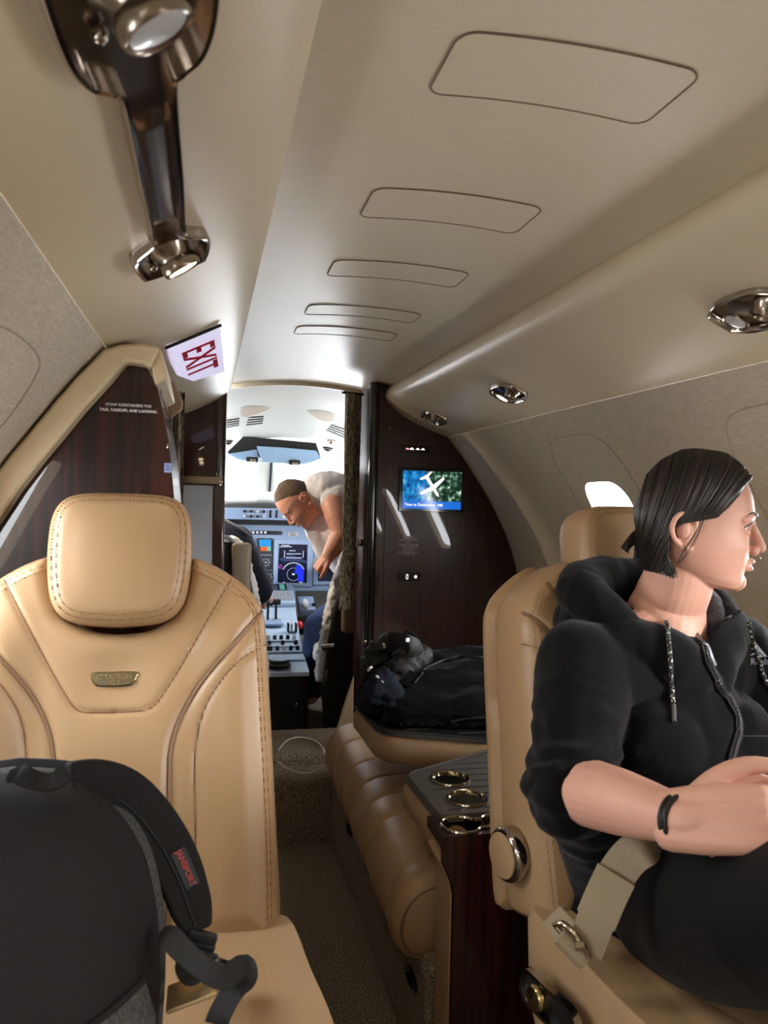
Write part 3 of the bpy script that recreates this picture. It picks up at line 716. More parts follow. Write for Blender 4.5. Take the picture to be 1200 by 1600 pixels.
# ---------------------------------------------------------------- cockpit shell
M['cockpit_liner'] = mat('cockpit_liner', lin(188, 190, 184), .5, bump=(80, .05, (1, 1, 1)))
M['panel_blue'] = mat('blue_grey_panel', lin(132, 152, 182), .5)
M['panel_dark'] = mat('dark_grey_panel', lin(30, 33, 38), .6)
def crown(y): return np.interp(y, [3.38, 3.9, 4.6, 5.3], [1.664, 1.615, 1.525, 1.43])
def ck_z(x, y):
    c = float(crown(y)); e = float(np.interp(y, [3.38, 5.3], [1.30, 1.24])); t = min(1, abs(x) / .76); return e + (c - e) * math.sqrt(max(0, 1 - t ** 2.6))
xs = [-.76 * math.cos(PI * i / 48) for i in range(49)]; ys = [3.375 + (5.3 - 3.375) * j / 24 for j in range(25)]
m = MB(); m.add([(x, y, ck_z(x, y)) for y in ys for x in xs], [(j * 49 + i, j * 49 + i + 1, (j + 1) * 49 + i + 1, (j + 1) * 49 + i) for j in range(24) for i in range(48)])
m.build('trim_4', M['cockpit_liner'], kind='structure')
for sg, nm in ((-1, 'wall_front_left'), (1, 'wall_front_right')):
    vp, fs = mesh2d([(3.3, .06), (5.3, .06), (5.3, 1.27), (3.3, 1.34)], .1, [rrect(.95, .30, .08, 4, 4.45, 1.10)])
    m = MB(); m.add([(sg * .758, a, b) for a, b in vp], fs); m.build(nm, M['cockpit_liner'], kind='structure')
    vp, fs = mesh2d([(.755, 0), (1.0, 0), (1.0, 1.5), (.60, 1.72), (.30, 1.72), (.30, 1.65), (.755, 1.33)], .1); m = MB(); m.add([(sg * a, 3.378, b) for a, b in vp], fs); m.build('trim_5' if sg < 0 else 'trim_6', M['panel_dark'], kind='structure')
    q = MB(); q.add([(sg * .762, y, z) for y, z in ((3.97, .95), (4.93, .95), (4.93, 1.25), (3.97, 1.25))], [(0, 1, 2, 3)]); q.build('window_%d' % (12 if sg < 0 else 13), M['glass'], smooth=False, kind='structure')
def ws_hole(a, b): return [(a[0], a[1]), (b[0], b[1])]
holes = [[(-.70, 1.10), (-.055, 1.10), (-.075, 1.40), (-.62, 1.385)], [(.055, 1.10), (.70, 1.10), (.62, 1.385), (.035, 1.40)]]
holes = [resample(h, .08) for h in holes]
vp, fs = mesh2d([(-.76, .06), (.76, .06), (.76, 1.25), (.60, 1.40), (.3, 1.50), (-.3, 1.50), (-.6, 1.40), (-.76, 1.25)], .1, holes)
m = MB(); m.add([(a, 5.28 , b) for a, b in vp], fs); m.build('wall_front', M['cockpit_liner'], kind='structure')
for i, h in enumerate(holes):
    q = MB(); n = len(h); q.add([(a, 5.285, b) for a, b in h], [tuple(range(n))]); q.build('window_%d' % (10 + i), M['glass'], smooth=False, kind='structure')
# windscreen centre post with compass
cp = empty('windscreen_post', (0, 5.2, 1.1), 'pale centre post of the windscreen with a dark strip', 'post')
MB().prism([(-.062, 1.10), (.060, 1.10), (.040, 1.40), (-.070, 1.40)], 5.20, 5.27, 'y').build('post', M['cockpit_liner'], cp, bevel=.01)
MB().prism([(.008, 1.20), (.022, 1.20), (.030, 1.40), (.014, 1.40)], 5.185, 5.20, 'y').build('dark_strip', M['black'], cp, bevel=.002)
MB().box((-.005, 5.18, 1.15), (.13, .06, .035), bev=.012).build('compass_base', M['cockpit_liner'], cp)
# headliner fittings: recesses, vents, gaspers
def on_liner(px, py):
    o = _cm.translation; d = _cm.to_3x3() @ Vector(((px - 600) / 1200, (800 - py) / 1200, -1))
    t0 = 3.3
    for i in range(400):
        t = 3.3 + i * .005; p = o + d * t
        if p.y > 3.38 and p.z > ck_z(p.x, p.y): return p
    return p
def liner_n(p):
    e = .01; return Vector((-(ck_z(p.x + e, p.y) - ck_z(p.x - e, p.y)) / (2 * e), -(ck_z(p.x, p.y + e) - ck_z(p.x, p.y - e)) / (2 * e), 1)).normalized() * -1
M['recess'] = mat('warm_recess', lin(166, 152, 138), .6)
for pts, lab in (([(376, 640), (382, 635), (400, 634), (422, 637), (410, 644), (390, 650), (378, 649)], 'teardrop recess in the cockpit ceiling on the left'), ([(481, 641), (500, 641), (518, 645), (523, 652), (515, 657), (500, 655), (488, 648)], 'teardrop recess in the cockpit ceiling on the right')):
    P = [on_liner(*p) for p in sp2(pts, 4, True)]; c = sum(P, Vector()) / len(P); nn = liner_n(c); r = empty('ceiling_recess', c, lab, 'recess', 'cockpit ceiling recesses')
    k = len(P); q = MB(); q.add([p + nn * .003 for p in P] + [c + (p - c) * .86 + nn * .0035 for p in P] + [c + (p - c) * .6 + nn * .0045 for p in P], [(j * k + i, j * k + (i + 1) % k, (j + 1) * k + (i + 1) % k, (j + 1) * k + i) for j in range(2) for i in range(k)] + [tuple(range(2 * k, 3 * k))])
    q.build('dish', M['recess'], r)
    q = MB(); ring_tube(q, [p + nn * .002 for p in P], .004, 6); q.build('rim', M['cockpit_liner'], r)
for quad, lab in (([(388, 651), (412, 650), (410, 660), (385, 663)], 'four-slot air vent in the cockpit ceiling, left of centre'), ([(354, 656), (374, 653), (373, 663), (354, 667)], 'four-slot air vent at the far left of the cockpit ceiling'), ([(518, 663), (541, 671), (541, 684), (510, 671)], 'four-slot air vent at the right of the cockpit ceiling')):
    P = [on_liner(*p) for p in quad]; c = sum(P, Vector()) / 4; nn = liner_n(c); r = empty('air_vent', c, lab, 'air vent', 'cockpit ceiling vents')
    for j in range(4):
        t = j / 3; a = P[0].lerp(P[3], t); b = P[1].lerp(P[2], t); q = MB(); mid = (a + b) / 2
        mm = on_liner(*[sum(v) / 2 for v in zip(*( [quad[0][i] + (quad[3][i] - quad[0][i]) * t for i in (0, 1)], [quad[1][i] + (quad[2][i] - quad[1][i]) * t for i in (0, 1)]))])
        q.tube([a + nn * .004, mm + nn * .004, b + nn * .004], .0036, 6); q.build('slot', M['black'], r)
for (px, py), s, lab in (((512, 700), .032, 'lower round nickel air nozzle right of the sun visor'), ((518, 688), .022, 'small upper nozzle above the nickel one right of the sun visor'), ((357, 689), .026, 'round air nozzle at the far left of the cockpit ceiling')):
    p = on_liner(px, py); nn = liner_n(p); r = empty('air_nozzle', p, lab, 'air nozzle', 'cockpit air nozzles'); Q = nn.to_track_quat('Z', 'Y').to_matrix()
    MB().lathe([(s * 1.25, -.004), (s * 1.3, .004), (s * 1.05, .010), (s * .95, .004)], p, Q, 28).build('collar', M['chrome'] if s != .022 else M['recess'], r)
    MB().lathe([(s * .95, .0), (s * .9, .014), (s * .55, .022), (s * .45, .012), (0, .010)], p, Q, 24).build('nozzle', M['chrome'], r)
# sun visors below a black cover
vi = empty('sun_visor', (.02, 4.7, 1.4), 'blue-grey sun visor panel under a black cover above the windscreen', 'sun visor')
def cp_(ps, Y): return [(p.x, p.z) for p in (at(a, b, Y=Y) for a, b in ps)]
MB().prism(cp_([(355, 706), (380, 682), (395, 683), (494, 692), (502, 716), (430, 716), (358, 712)], 4.62), 4.62, 4.66, 'y').build('black_cover', M['black'], vi, bevel=.004)
M['visor'] = mat('blue_grey_visor', lin(140, 168, 196), .45)
MB().prism(cp_([(356, 709), (402, 702), (405, 723), (392, 722), (370, 717)], 4.60), 4.600, 4.612, 'y').build('visor_blade', M['visor'], vi, bevel=.003)
MB().prism(cp_([(401, 697), (440, 699), (494, 704), (502, 717), (475, 725), (452, 725), (410, 722)], 4.58), 4.580, 4.592, 'y').build('visor_blade', M['visor'], vi, bevel=.003)
for (px, py) in ((394, 718), (460, 723)):
    p = at(px, py, Y=4.57); MB().box(p, (.07, .02, .030), bev=.006).build('latch_block', M['black'], vi); MB().box(p + Vector((.004, -.012, -.006)), (.035, .012, .016), bev=.003).build('latch_clip', M['chrome'], vi)
# ---------------------------------------------------------------- glareshield, instrument panel
gs = empty('glareshield', (0, 4.8, 1.0), 'black glareshield under the windscreen with a blue-grey knob panel', 'glareshield')
gl = [(4.55, 1.03), (4.55, 1.085), (4.62, 1.125), (4.8, 1.145), (5.05, 1.14), (5.2, 1.10), (5.2, 1.03)]
m = MB(); n = len(gl); xs = [-.74 + 1.48 * i / 24 for i in range(25)]
m.add([(x, y, z - .10 * (abs(x) / .74) ** 3 * (1 if z > 1.05 else .5)) for x in xs for y, z in gl], [(i * n + j, i * n + (j + 1) % n, (i + 1) * n + (j + 1) % n, (i + 1) * n + j) for i in range(24) for j in range(n)] + [tuple(range(n)), tuple(24 * n + j for j in range(n))[::-1]])
m.build('hood', M['panel_dark'], gs)
kp = cp_([(352, 793), (480, 797), (480, 812), (352, 810)], 4.53)
pz0, pz1 = kp[3][1], kp[0][1]
MB().prism([(-.56, pz0 - .004), (.56, pz0 - .004), (.56, pz1), (-.56, pz1)], 4.53, 4.56, 'y').build('knob_panel', M['panel_blue'], gs, bevel=.003)
for i in range(-6, 6):
    for j in (0, 1):
        x = .045 + i * .0375; 
        if i in (-1, -2): continue
        q = MB(); q.lathe([(.0085, 0), (.0085, .008), (.006, .014), (0, .0145)], (x, 4.53, pz0 + .016 + j * .028), Matrix.Rotation(R(90), 3, 'X'), 14); q.build('knob', M['black'] if (i + j) % 3 else M['lens'], gs)
for x in (-.03, .005): MB().box((x, 4.528, (pz0 + pz1) / 2), (.012, .004, .046), bev=.001).build('panel_display', M['black_gloss'], gs)
ip = empty('instrument_panel', (0, 4.9, .3), 'blue-grey instrument panel with the tall central navigation display', 'instrument panel')
MB().prism([(-.74, .56), (.74, .56), (.74, .985), (-.74, .985)], 4.95, 5.0, 'y').build('panel_face', M['panel_blue'], ip, bevel=.004)
MB().prism([(-.74, .985), (.74, .985), (.74, 1.06), (-.74, 1.06)], 4.96, 5.0, 'y').build('panel_shadow_gap', M['panel_dark'], ip)
def ipf(px, py): return at(px, py, Y=4.945)
def pnl(name, ps, matl, y, t=.006, parent=ip, bevel=.002): return MB().prism(cp_(ps, y), y, y + t, 'y').build(name, matl, parent, bevel=bevel)
M['disp_black'] = mat('display_black', lin(12, 16, 30), .15, emit=lin(14, 18, 40), es=.6)
M['d_white'] = mat('display_white', lin(10, 10, 10), .3, emit=lin(225, 230, 250), es=.9)
M['d_blue'] = mat('display_blue', lin(0, 0, 20), .3, emit=lin(30, 50, 250), es=1)
M['d_mag'] = mat('display_magenta', lin(20, 0, 20), .3, emit=lin(190, 40, 190), es=.9)
M['d_navy'] = mat('display_navy', lin(0, 0, 20), .3, emit=lin(52, 66, 110), es=.8)
M['d_sky'] = mat('display_sky', lin(0, 0, 20), .3, emit=lin(40, 160, 235), es=.9)
M['d_earth'] = mat('display_earth', lin(20, 0, 0), .3, emit=lin(235, 110, 50), es=.9)
M['d_green'] = mat('display_green', lin(0, 10, 0), .3, emit=lin(120, 220, 190), es=.8)
mfb = pnl('display_bezel', [(428, 842), (491, 843), (487, 917), (426, 916)], M['panel_blue'], 4.935, .02, bevel=.004)
mf = pnl('navigation_display', [(436, 850), (481, 851), (479, 911), (434, 910)], M['disp_black'], 4.931, .008)
c = ipf(458, 897); X1 = frame((c.x, 4.9300, c.z), (1, 0, 0), (0, 0, 1), (0, -1, 0)); px1 = .00425
def arc(r, a0, a1, w, mb, n=24):
    v = [];  f = []
    for i in range(n + 1):
        t = R(a0 + (a1 - a0) * i / n); v += [X1(r * math.cos(t), r * math.sin(t), 0), X1((r + w) * math.cos(t), (r + w) * math.sin(t), 0)]
        if i: f.append((2 * i - 2, 2 * i - 1, 2 * i + 1, 2 * i))
    mb.add(v, f); return mb
q = MB(); arc(.072, 28, 152, .004, q); arc(.040, 60, 360, .0015, q)
for k in range(9): arc(.068, 28 + k * 15.5, 29.5 + k * 15.5, .012, q, 2)
q.box(X1(0, 0, 0), (.016, .002, .010))
for k, (x, y, w) in enumerate(((-.055, .185, .05), (-.055, .177, .08), (-.01, .152, .04), (0, .132, .095), (0, .106, .10), (-.06, -.052, .014), (.05, -.052, .02))): q.box(X1(x, y, 0), (w, .002, .0045))
for x in (-.06, .06): q.box(X1(x, .13, 0), (.004, .002, .045))
q.build('display_symbols', M['d_white'], mf, smooth=False)
q = MB(); q.add([X1(a, b, .0005) for a, b in ((.006, .010), (.020, .062), (.045, .058), (.066, .030), (.066, -.045), (.028, -.045), (.028, .0))], [tuple(range(7))]); q.build('weather_patch', M['d_blue'], mf, smooth=False)
q = MB(); q.add([X1(a, b, .0004) for a, b in ((-.10, .095), (-.03, .13), (.02, .115), (.085, .085), (.085, .072), (0, .085), (-.06, .08))], [tuple(range(7))]); q.build('terrain_patch', M['d_navy'], mf, smooth=False)
q = MB(); q.tube([X1(-.085, .062, .001), X1(-.075, .048, .001), X1(-.085, .034, .001), X1(-.095, .048, .001), X1(-.085, .062, .001)], .003, 4); q.build('waypoint_marker', M['d_mag'], mf)
# standby gauges, left of the navigation display
pnl('gauge_frame', [(402, 841), (426, 841), (425, 866), (402, 866)], M['panel_dark'], 4.938, .015)
pnl('attitude_sky', [(405, 843), (423, 843), (423, 854), (405, 854)], M['d_sky'], 4.934, .006)
pnl('attitude_ground', [(407, 854), (418, 854), (418, 861), (407, 861)], M['d_earth'], 4.9335, .006)
pnl('attitude_tape', [(418, 854), (423, 854), (423, 861), (418, 861)], M['d_green'], 4.9335, .006)
for (a, b, c_, d_) in ((406, 868, 425, 889), (413, 891, 425, 912)):
    pnl('gauge_frame', [(a, b), (c_, b), (c_, d_), (a, d_)], M['black'], 4.938, .015)
    p = ipf((a + c_) / 2, (b + d_) / 2); MB().lathe([(.036, 0), (.036, .004), (.030, .005), (.030, .002), (0, .002)], (p.x, 4.938, p.z), Matrix.Rotation(R(90), 3, 'X'), 24).build('gauge_dial', M['panel_dark'], ip)
    q = MB()
    for k in range(8): q.box(Vector((p.x + .022 * math.cos(k * .785), 4.934, p.z + .022 * math.sin(k * .785))), (.006, .002, .006))
    q.box((p.x, 4.934, p.z), (.02, .002, .004)); q.build('gauge_marks', M['d_white'], ip, smooth=False)
pnl('annunciator_strip', [(393, 829), (441, 830), (441, 836), (393, 835)], M['panel_dark'], 4.940, .01)
for i in range(4): 
    p = ipf(395.5 + i * 6.3, 831.8); MB().box((p.x, 4.937, p.z), (.014, .004, .014), bev=.002).build('annunciator_lamp', M['d_white'], ip)
for i in range(3):
    p = ipf(423 + i * 6, 833); MB().box((p.x, 4.937, p.z), (.02, .004, .018), bev=.002).build('annunciator_cell', M['panel_dark'], ip)
pp = pnl('panel_placard', [(449, 832), (466, 832), (466, 838), (449, 838)], M['lens'], 4.943, .004)
q = MB(); p = ipf(457.5, 835)
for j, wd in enumerate((.03, .05, .04)): q.box((p.x, 4.9425, p.z + .007 - j * .007), (wd, .001, .003))
q.build('placard_print', M['black'], pp, smooth=False)
pnl('primary_display_bezel', [(492, 846), (560, 848), (558, 914), (489, 914)], M['panel_blue'], 4.938, .02)
pnl('primary_display', [(499, 853), (545, 854), (544, 880), (498, 880)], M['d_blue'], 4.934, .006)
pnl('primary_display_lower', [(498, 880), (544, 880), (543, 908), (497, 908)], M['disp_black'], 4.934, .006)
pnl('primary_display_bezel', [(300, 846), (396, 846), (396, 914), (300, 914)], M['panel_blue'], 4.938, .02)
pnl('primary_display', [(308, 853), (388, 853), (388, 906), (308, 906)], M['disp_black'], 4.934, .006)
# ---------------------------------------------------------------- control pedestal
pe = empty('control_pedestal', (0, 4.2, .06), 'blue-grey centre pedestal with keypad, throttles, switches and trim wheel', 'control pedestal')
M['pedestal'] = mat('pale_blue_panel', lin(168, 188, 208), .5)
ptop = [(3.60, .345), (4.55, .50), (4.90, .60)]
def pz(y): return float(np.interp(y, [p[0] for p in ptop], [p[1] for p in ptop]))
def phw(y): return float(np.interp(y, [3.6, 4.0, 4.5, 4.9], [.095, .100, .130, .165]))
ys = [3.60, 3.8, 4.0, 4.3, 4.55, 4.75, 4.90]; m = MB()
m.add([(s * phw(y), y, z) for y in ys for s, z in ((-1, pz(y)), (1, pz(y)), (1, pz(y) - .025), (-1, pz(y) - .025))], [(4 * i + j, 4 * i + (j + 1) % 4, 4 * i + 4 + (j + 1) % 4, 4 * i + 4 + j) for i in range(6) for j in range(4)] + [(0, 1, 2, 3), (27, 26, 25, 24)])
m.build('top_panel', M['pedestal'], pe, bevel=.004)
m = MB(); m.add([(s * phw(y) * .97, y, z) for y in ys for s, z in ((-1, pz(y) - .02), (1, pz(y) - .02), (1, .062), (-1, .062))], [(4 * i + j, 4 * i + (j + 1) % 4, 4 * i + 4 + (j + 1) % 4, 4 * i + 4 + j) for i in range(6) for j in range(4)] + [(0, 1, 2, 3), (27, 26, 25, 24)]); m.build('body', M['black'], pe)
def pt(x, y, h=0.0): return Vector((x, y, pz(y) + h))
# flight-management keypad unit
fm = MB(); fm.box(pt(.035, 4.72, .018) + Vector((0, 0, 0)), (.20, .30, .03), M=Matrix.Rotation(math.atan2(.1, .35), 3, 'X'), bev=.006); f = fm.build('keypad_unit', M['pedestal'], pe)
XF = frame(pt(.035, 4.72, .036), (1, 0, 0), Vector((0, .35, .1)).normalized(), Vector((0, -.1, .35)).normalized())
q = MB(); q.add([XF(a, b, .003) for a, b in rrect(.135, .10, .006, 3, 0, .075)], [tuple(range(16))]); q.build('keypad_screen', M['disp_black'], f, smooth=False)
for s in (-1, 1):
    q = MB()
    for j in range(5): q.box(XF(s * .038, .035 + j * .018, .0035), (.03, .004, .003), M=Matrix.Rotation(.28, 3, 'X'))
    q.build('screen_text', M['d_green'], f, smooth=False)
for j in range(5):
    for i in range(9):
        MB().box(XF(-.078 + i * .0195, -.010 - j * .026, .004), (.014, .017, .006), M=Matrix.Rotation(.28, 3, 'X'), bev=.002).build('key', M['lens'], f)
for s in (-1, 1):
    for j in range(5): MB().box(XF(s * .086, .035 + j * .020, .004), (.012, .010, .006), M=Matrix.Rotation(.28, 3, 'X'), bev=.002).build('side_key', M['panel_blue'], f)
# control wheel beside, blue-grey box with a pale knob
bx = at(476, 945, Y=4.72); q = MB(); q.box((bx.x + .012, 4.74, bx.z - .01), (.10, .14, .05), M=Matrix.Rotation(.5, 3, 'X'), bev=.006); b = q.build('side_control_box', M['panel_blue'], pe)
MB().ball((bx.x, 4.68, bx.z + .01), (.022, .03, .035)).build('cursor_knob', M['lens'], b); q = MB(); q.box((bx.x + .055, 4.70, bx.z + .005), (.02, .03, .02), bev=.004); q.build('rocker', M['black'], b)
q = MB(); q.box((bx.x + .01, 4.70, bx.z - .125), (.12, .05, .11), bev=.01); q.build('dark_recess', M['black'], pe)
p = at(467, 977, Y=4.60); MB().ball(p, (.026, .018, .026)).build('red_knob', mat('red_knob', lin(215, 40, 60), .35), pe); MB().tube([p, p + Vector((0, .09, 0))], .008, 10).build('knob_stem', M['black'], pe)
# throttle levers
for x, y in ((-.045, 4.36), (.002, 4.38)):
    q = MB(); q.tube([pt(x, y, 0), pt(x, y + .01, .09)], .007, 8); t = q.build('throttle_lever', M['black'], pe)
    MB().tube([pt(x - .02, y + .005, .095), pt(x + .024, y + .005, .095)], [.017, .017], 14).build('throttle_grip', M['black'], t)
MB().box(pt(-.03, 4.30, .006), (.12, .16, .012), bev=.003).build('throttle_quadrant', M['panel_blue'], pe)
for x in (.048, .066, .090): MB().box(pt(x, 4.15, .028), (.011, .05, .05), bev=.004).build('flap_lever', M['black'] if x != .066 else M['lens'], pe)
for row, y in enumerate((4.03, 3.95, 3.87)):
    MB().box(pt(0, y, .003), (.17, .066, .006), bev=.002).build('switch_panel', M['pedestal'], pe)
    for i in range(5):
        if row == 1 and i in (1, 3): continue
        q = MB(); q.lathe([(.010, 0), (.010, .016), (.007, .022), (0, .022)], pt(-.068 + i * .034, y, .006), None, 14); q.build('switch_knob', M['black'] if (i + row) % 4 else M['lens'], pe)
for x, w_ in ((-.045, .075), (.045, .085)): MB().box(pt(x, 3.76, .003), (w_, .06, .006), bev=.002).build('audio_panel', M['pedestal'], pe)
q = MB(); q.lathe([(.056, 0), (.058, .01), (.058, .014), (.050, .020), (.050, .032), (.046, .036), (0, .037)], pt(-.045, 3.665, .002), None, 32); q.build('trim_wheel', M['black'], pe); MB().lathe([(.045, .0365), (.043, .0395), (0, .040)], pt(-.045, 3.665, .002), None, 32).build('trim_wheel_cap', M['pedestal'], pe)
p = at(436, 1120, Y=3.59); q = MB(); q.ball((.035, 3.590, .19), (.008, .006, .014)); q.build('latch_lamp', M['chrome'], pe)
# co-pilot control yoke
yk = empty('control_yoke', (.22, 4.6, .5), 'grey control yoke in front of the right cockpit seat', 'control yoke')
pts = [at(*p, Y=4.45) for p in ((512, 850), (504, 851), (498, 862), (491, 880), (497, 886), (512, 888))]
MB().tube(smooth_path(pts, None, 5), .013, 10).build('grip', mat('grey_yoke', lin(120, 126, 134), .4), yk); MB().tube([at(520, 886, Y=4.45), at(520, 880, Y=4.93)], .02, 12).build('column', M['panel_dark'], yk)
# ---------------------------------------------------------------- cockpit seats with sheepskin covers
M['sheepskin'] = mat('sheepskin', lin(226, 216, 196), .95, sheen=.4, bump=(90, .8, (1, 1, 1)), var=(60, lin(206, 195, 174), (1, 1, 1), .2))
def fleece(co, no):
    return np.array([.009 * noise.noise(Vector(p) * 45) + .008 * abs(noise.noise(Vector(p) * 95)) for p in co])
def cockpit_seat(xc, sg, label):
    root = empty('pilot_chair', (xc, 3.5, .06), label, 'chair', 'cockpit chairs')
    X = lambda a, b: (xc + sg * a, b)
    out = [X(a, b) for a, b in ((-.150, .965), (-.185, .93), (-.225, .80), (-.262, .62), (-.285, .44), (-.30, .30), (-.28, .07), (.25, .07), (.27, .30), (.25, .62), (.205, .90), (.15, .965))]
    m = MB(); m.prism(out, 3.40, 3.44, 'y'); m.build('seat_back', M['black_leather'], root, bevel=.012, seg=3)
    MB().box((xc - sg * .180, 3.385, .765), (.085, .045, .40), bev=.018, seg=3).build('back_pad', mat('taupe_pad', lin(134, 118, 100), .5), root)
    fo = [X(a, b) for a, b in ((-.155, .985), (-.20, .945), (-.245, .80), (-.285, .62), (-.31, .44), (-.318, .33), (.28, .33), (.26, .62), (.215, .92), (.15, .985))]
    m = MB(); m.prism(fo, 3.445, 3.52, 'y'); me = remeshed(m, .007, 3, fleece); link('sheepskin_cover', me, root)
    m = MB(); m.box((xc + sg * .01, 3.76, .41), (.60, .56, .13), bev=.05, seg=4); me = remeshed(m, .012, 3, fleece); link('sheepskin_cushion', me, root)
    MB().box((xc, 3.76, .25), (.50, .50, .16), bev=.03).build('seat_pan', M['leather_side'], root); MB().box((xc, 3.74, .12), (.36, .36, .118), bev=.02).build('seat_base', M['black'], root)
    MB().tube([(xc - sg * .285, 3.42, .49), (xc - sg * .30, 3.40, .50), (xc - sg * .25, 3.375, .51)], .014, 10).build('recline_handle', M['chrome_dark'], root)
    MB().tube([(xc - sg * .28, 3.40, .40), (xc - sg * .285, 3.40, .33)], .012, 10).build('harness_fitting', M['chrome'], root)
    MB().tube(smooth_path([(xc - sg * .165, 3.43, .94), (xc - sg * .12, 3.41, .985), (xc - sg * .06, 3.41, .985)], None, 5), .010, 8).build('grab_handle', mat('grey_handle', lin(130, 134, 140), .4), root)
    return root
cockpit_seat(.425, 1, 'right cockpit seat, black back with taupe pad and cream sheepskin edge, partly behind the curtain')
cockpit_seat(-.425, -1, 'left cockpit seat with curved cream sheepskin edge, mostly hidden behind the bulkhead cabinet')

# ---------------------------------------------------------------- side sofa
so = empty('sofa', (.35, 1.95, 0), 'tan leather side sofa along the right wall on a carpeted plinth', 'sofa')
m = MB(); pr = [(.060, 0), (.034, .02), (.034, .255), (.05, .27), (.72, .27), (.72, 0)]
m.prism(pr, 1.40, 2.56, 'y'); m.build('carpeted_plinth', M['carpet'], so, bevel=.012)
SP = smooth_path([(.74, 0, .255), (.30, 0, .250), (.03, 0, .248), (-.018, 0, .262), (-.040, 0, .305), (-.034, 0, .355), (-.006, 0, .396), (.05, 0, .415), (.15, 0, .418), (.45, 0, .410), (.74, 0, .41)], None, 6)
n = len(SP); ya, yb = 1.445, 2.52; NS = 190; m = MB(); ctr = Vector((.36, 0, .335))
grooves = [(1.53, .004, .010), (1.76, .0035, .006), (1.88, .0035, .006), (2.00, .0035, .006), (2.14, .0035, .006), (2.33, .004, .008)]
dep = {}
for j in range(NS + 1):
    y = ya + (yb - ya) * j / NS; d = min(y - ya, yb - y); k = math.sqrt(max(0, 1 - (1 - min(1, d / .035)) ** 2)); g = sum(h * math.exp(-((y - c) / w) ** 2) for c, w, h in grooves)
    # puffed between the seams
    pf = 0
    ed = [ya] + [c for c, _, _ in grooves] + [yb]
    for a, b in zip(ed, ed[1:]):
        if a <= y <= b: pf = .007 * math.sin(PI * (y - a) / (b - a)) ** .6
    off = pf - g - .035 * (1 - k)
    for i, p in enumerate(SP):
        t = (SP[min(i + 1, n - 1)] - SP[max(i - 1, 0)]).normalized(); nn = Vector((t.z, 0, -t.x))
        if nn.dot(p - Vector((.36, 0, .33))) < 0: nn = -nn
        fr_ = min(1, max(0, (.70 - p.x) / .1)); q = p + nn * off * (fr_ if p.z > .30 or p.x < .1 else .2); m.v.append((q.x + .022 + .022 * (y - ya), y, q.z + .008))
for j in range(NS):
    for i in range(n - 1): m.f.append((j * n + i, j * n + i + 1, (j + 1) * n + i + 1, (j + 1) * n + i)); m.m.append(0)
for j in (0, NS):
    ci = len(m.v); m.v.append((.36, m.v[j * n][1] + (.004 if j else -.004), .345))
    for i in range(n): m.f.append((j * n + i, j * n + (i + 1) % n, ci)); m.m.append(0)
m.build('seat_cushion', M['leather'], so, angle=70)
q = MB(); pr2 = [Vector((p.x + (.034 if p.x < .1 else .022), 0, .335 + (p.z - .335) * .86)) for p in SP if p.x < .5]
q.tube([(p.x, ya + .004, p.z) for p in pr2], .0022, 6); q.build('end_piping', M['piping'], so)
for y, z in ((1.50, .19), (2.20, .20)):
    q = MB(); q.lathe([(.022, 0), (.022, .006), (.017, .007), (.017, .002), (0, .002)], (.034, y, z), Matrix.Rotation(R(-90), 3, 'Y'), 24, sx=.8, sy=1.8); q.build('floor_lamp_lens', M['black_gloss'], so)
# ---------------------------------------------------------------- fold-down padded tables over the sofa
def table(ps, z, label, cups, ribs, mats):
    """ps: plan outline (x, y); padded body with a ribbed mat"""
    c = Vector((sum(p[0] for p in ps) / len(ps), sum(p[1] for p in ps) / len(ps), z - .06)); root = empty('folding_table', c, label, 'table', 'fold-down tables over the sofa')
    o = sp2(ps, 1, True); m, _ = pad(ps, .075, .022, .012, (), lambda u, v: -.046 * sstep(seg_dist(np.stack([u, v], 1), ps, True), .022, .032), True, lambda u, v, w: Vector((u, v, z - .001 + w))); m.build('padded_body', M['leather_side'], root)
    io = offset_poly(ps, .007)
    hol = []
    for cx, cy in cups: hol.append([(cx + .036 * math.cos(2 * PI * k / 28), cy + .036 * math.sin(2 * PI * k / 28)) for k in range(28)])
    vp, fs = mesh2d(io, .02, hol); m = MB(); m.add([(a, b, z + .004) for a, b in vp], fs)
    k = len(io); m.add([(a, b, z + .004) for a, b in io] + [(a, b, z - .004) for a, b in offset_poly(ps, .003)], [(i, (i + 1) % k, (i + 1) % k + k, i + k) for i in range(k)])
    mt = m.build('ribbed_mat', mats, root, angle=30)
    q = MB(); ring_tube(q, [(a, b, z + .005) for a, b in resample(offset_poly(ps, .012), .02)], .0028, 6); q.build('mat_edge', mats, mt)
    for a, b in ribs:
        q = MB(); a = Vector((*a, z + .0035)); b = Vector((*b, z + .0035)); d = (b - a); pts = [a + d * t for t in np.linspace(0, 1, 30)]
        run = []
        for p in pts:
            if inside(np.array([[p.x, p.y]]), offset_poly(ps, .03))[0] and all((p.x - cx) ** 2 + (p.y - cy) ** 2 > .047 ** 2 for cx, cy in cups): run.append(p)
            else:
                if len(run) > 1: q.tube([run[0], run[-1]], .0022, 5)
                run = []
        if len(run) > 1: q.tube([run[0], run[-1]], .0022, 5)
        if q.v: q.build('rib', M['rib_dark'], mt)
    for cx, cy in cups:
        q = MB(); q.lathe([(.036, -.032), (.036, .002), (.037, .006), (.041, .007), (.0425, .0045), (.0425, .002)], (cx, cy, z + .002), None, 40); h = q.build('cup_ring', M['gold_chrome'], root, angle=60)
        MB().lathe([(.036, -.030), (0, -.031)], (cx, cy, z + .002), None, 32).build('cup_floor', M['chrome_dark'], h)
    return root
M['gold_chrome'] = mat('warm_polished_metal', lin(188, 178, 156), .12, metal=1)
M['rib_dark'] = mat('mat_groove', lin(36, 33, 31), .6)
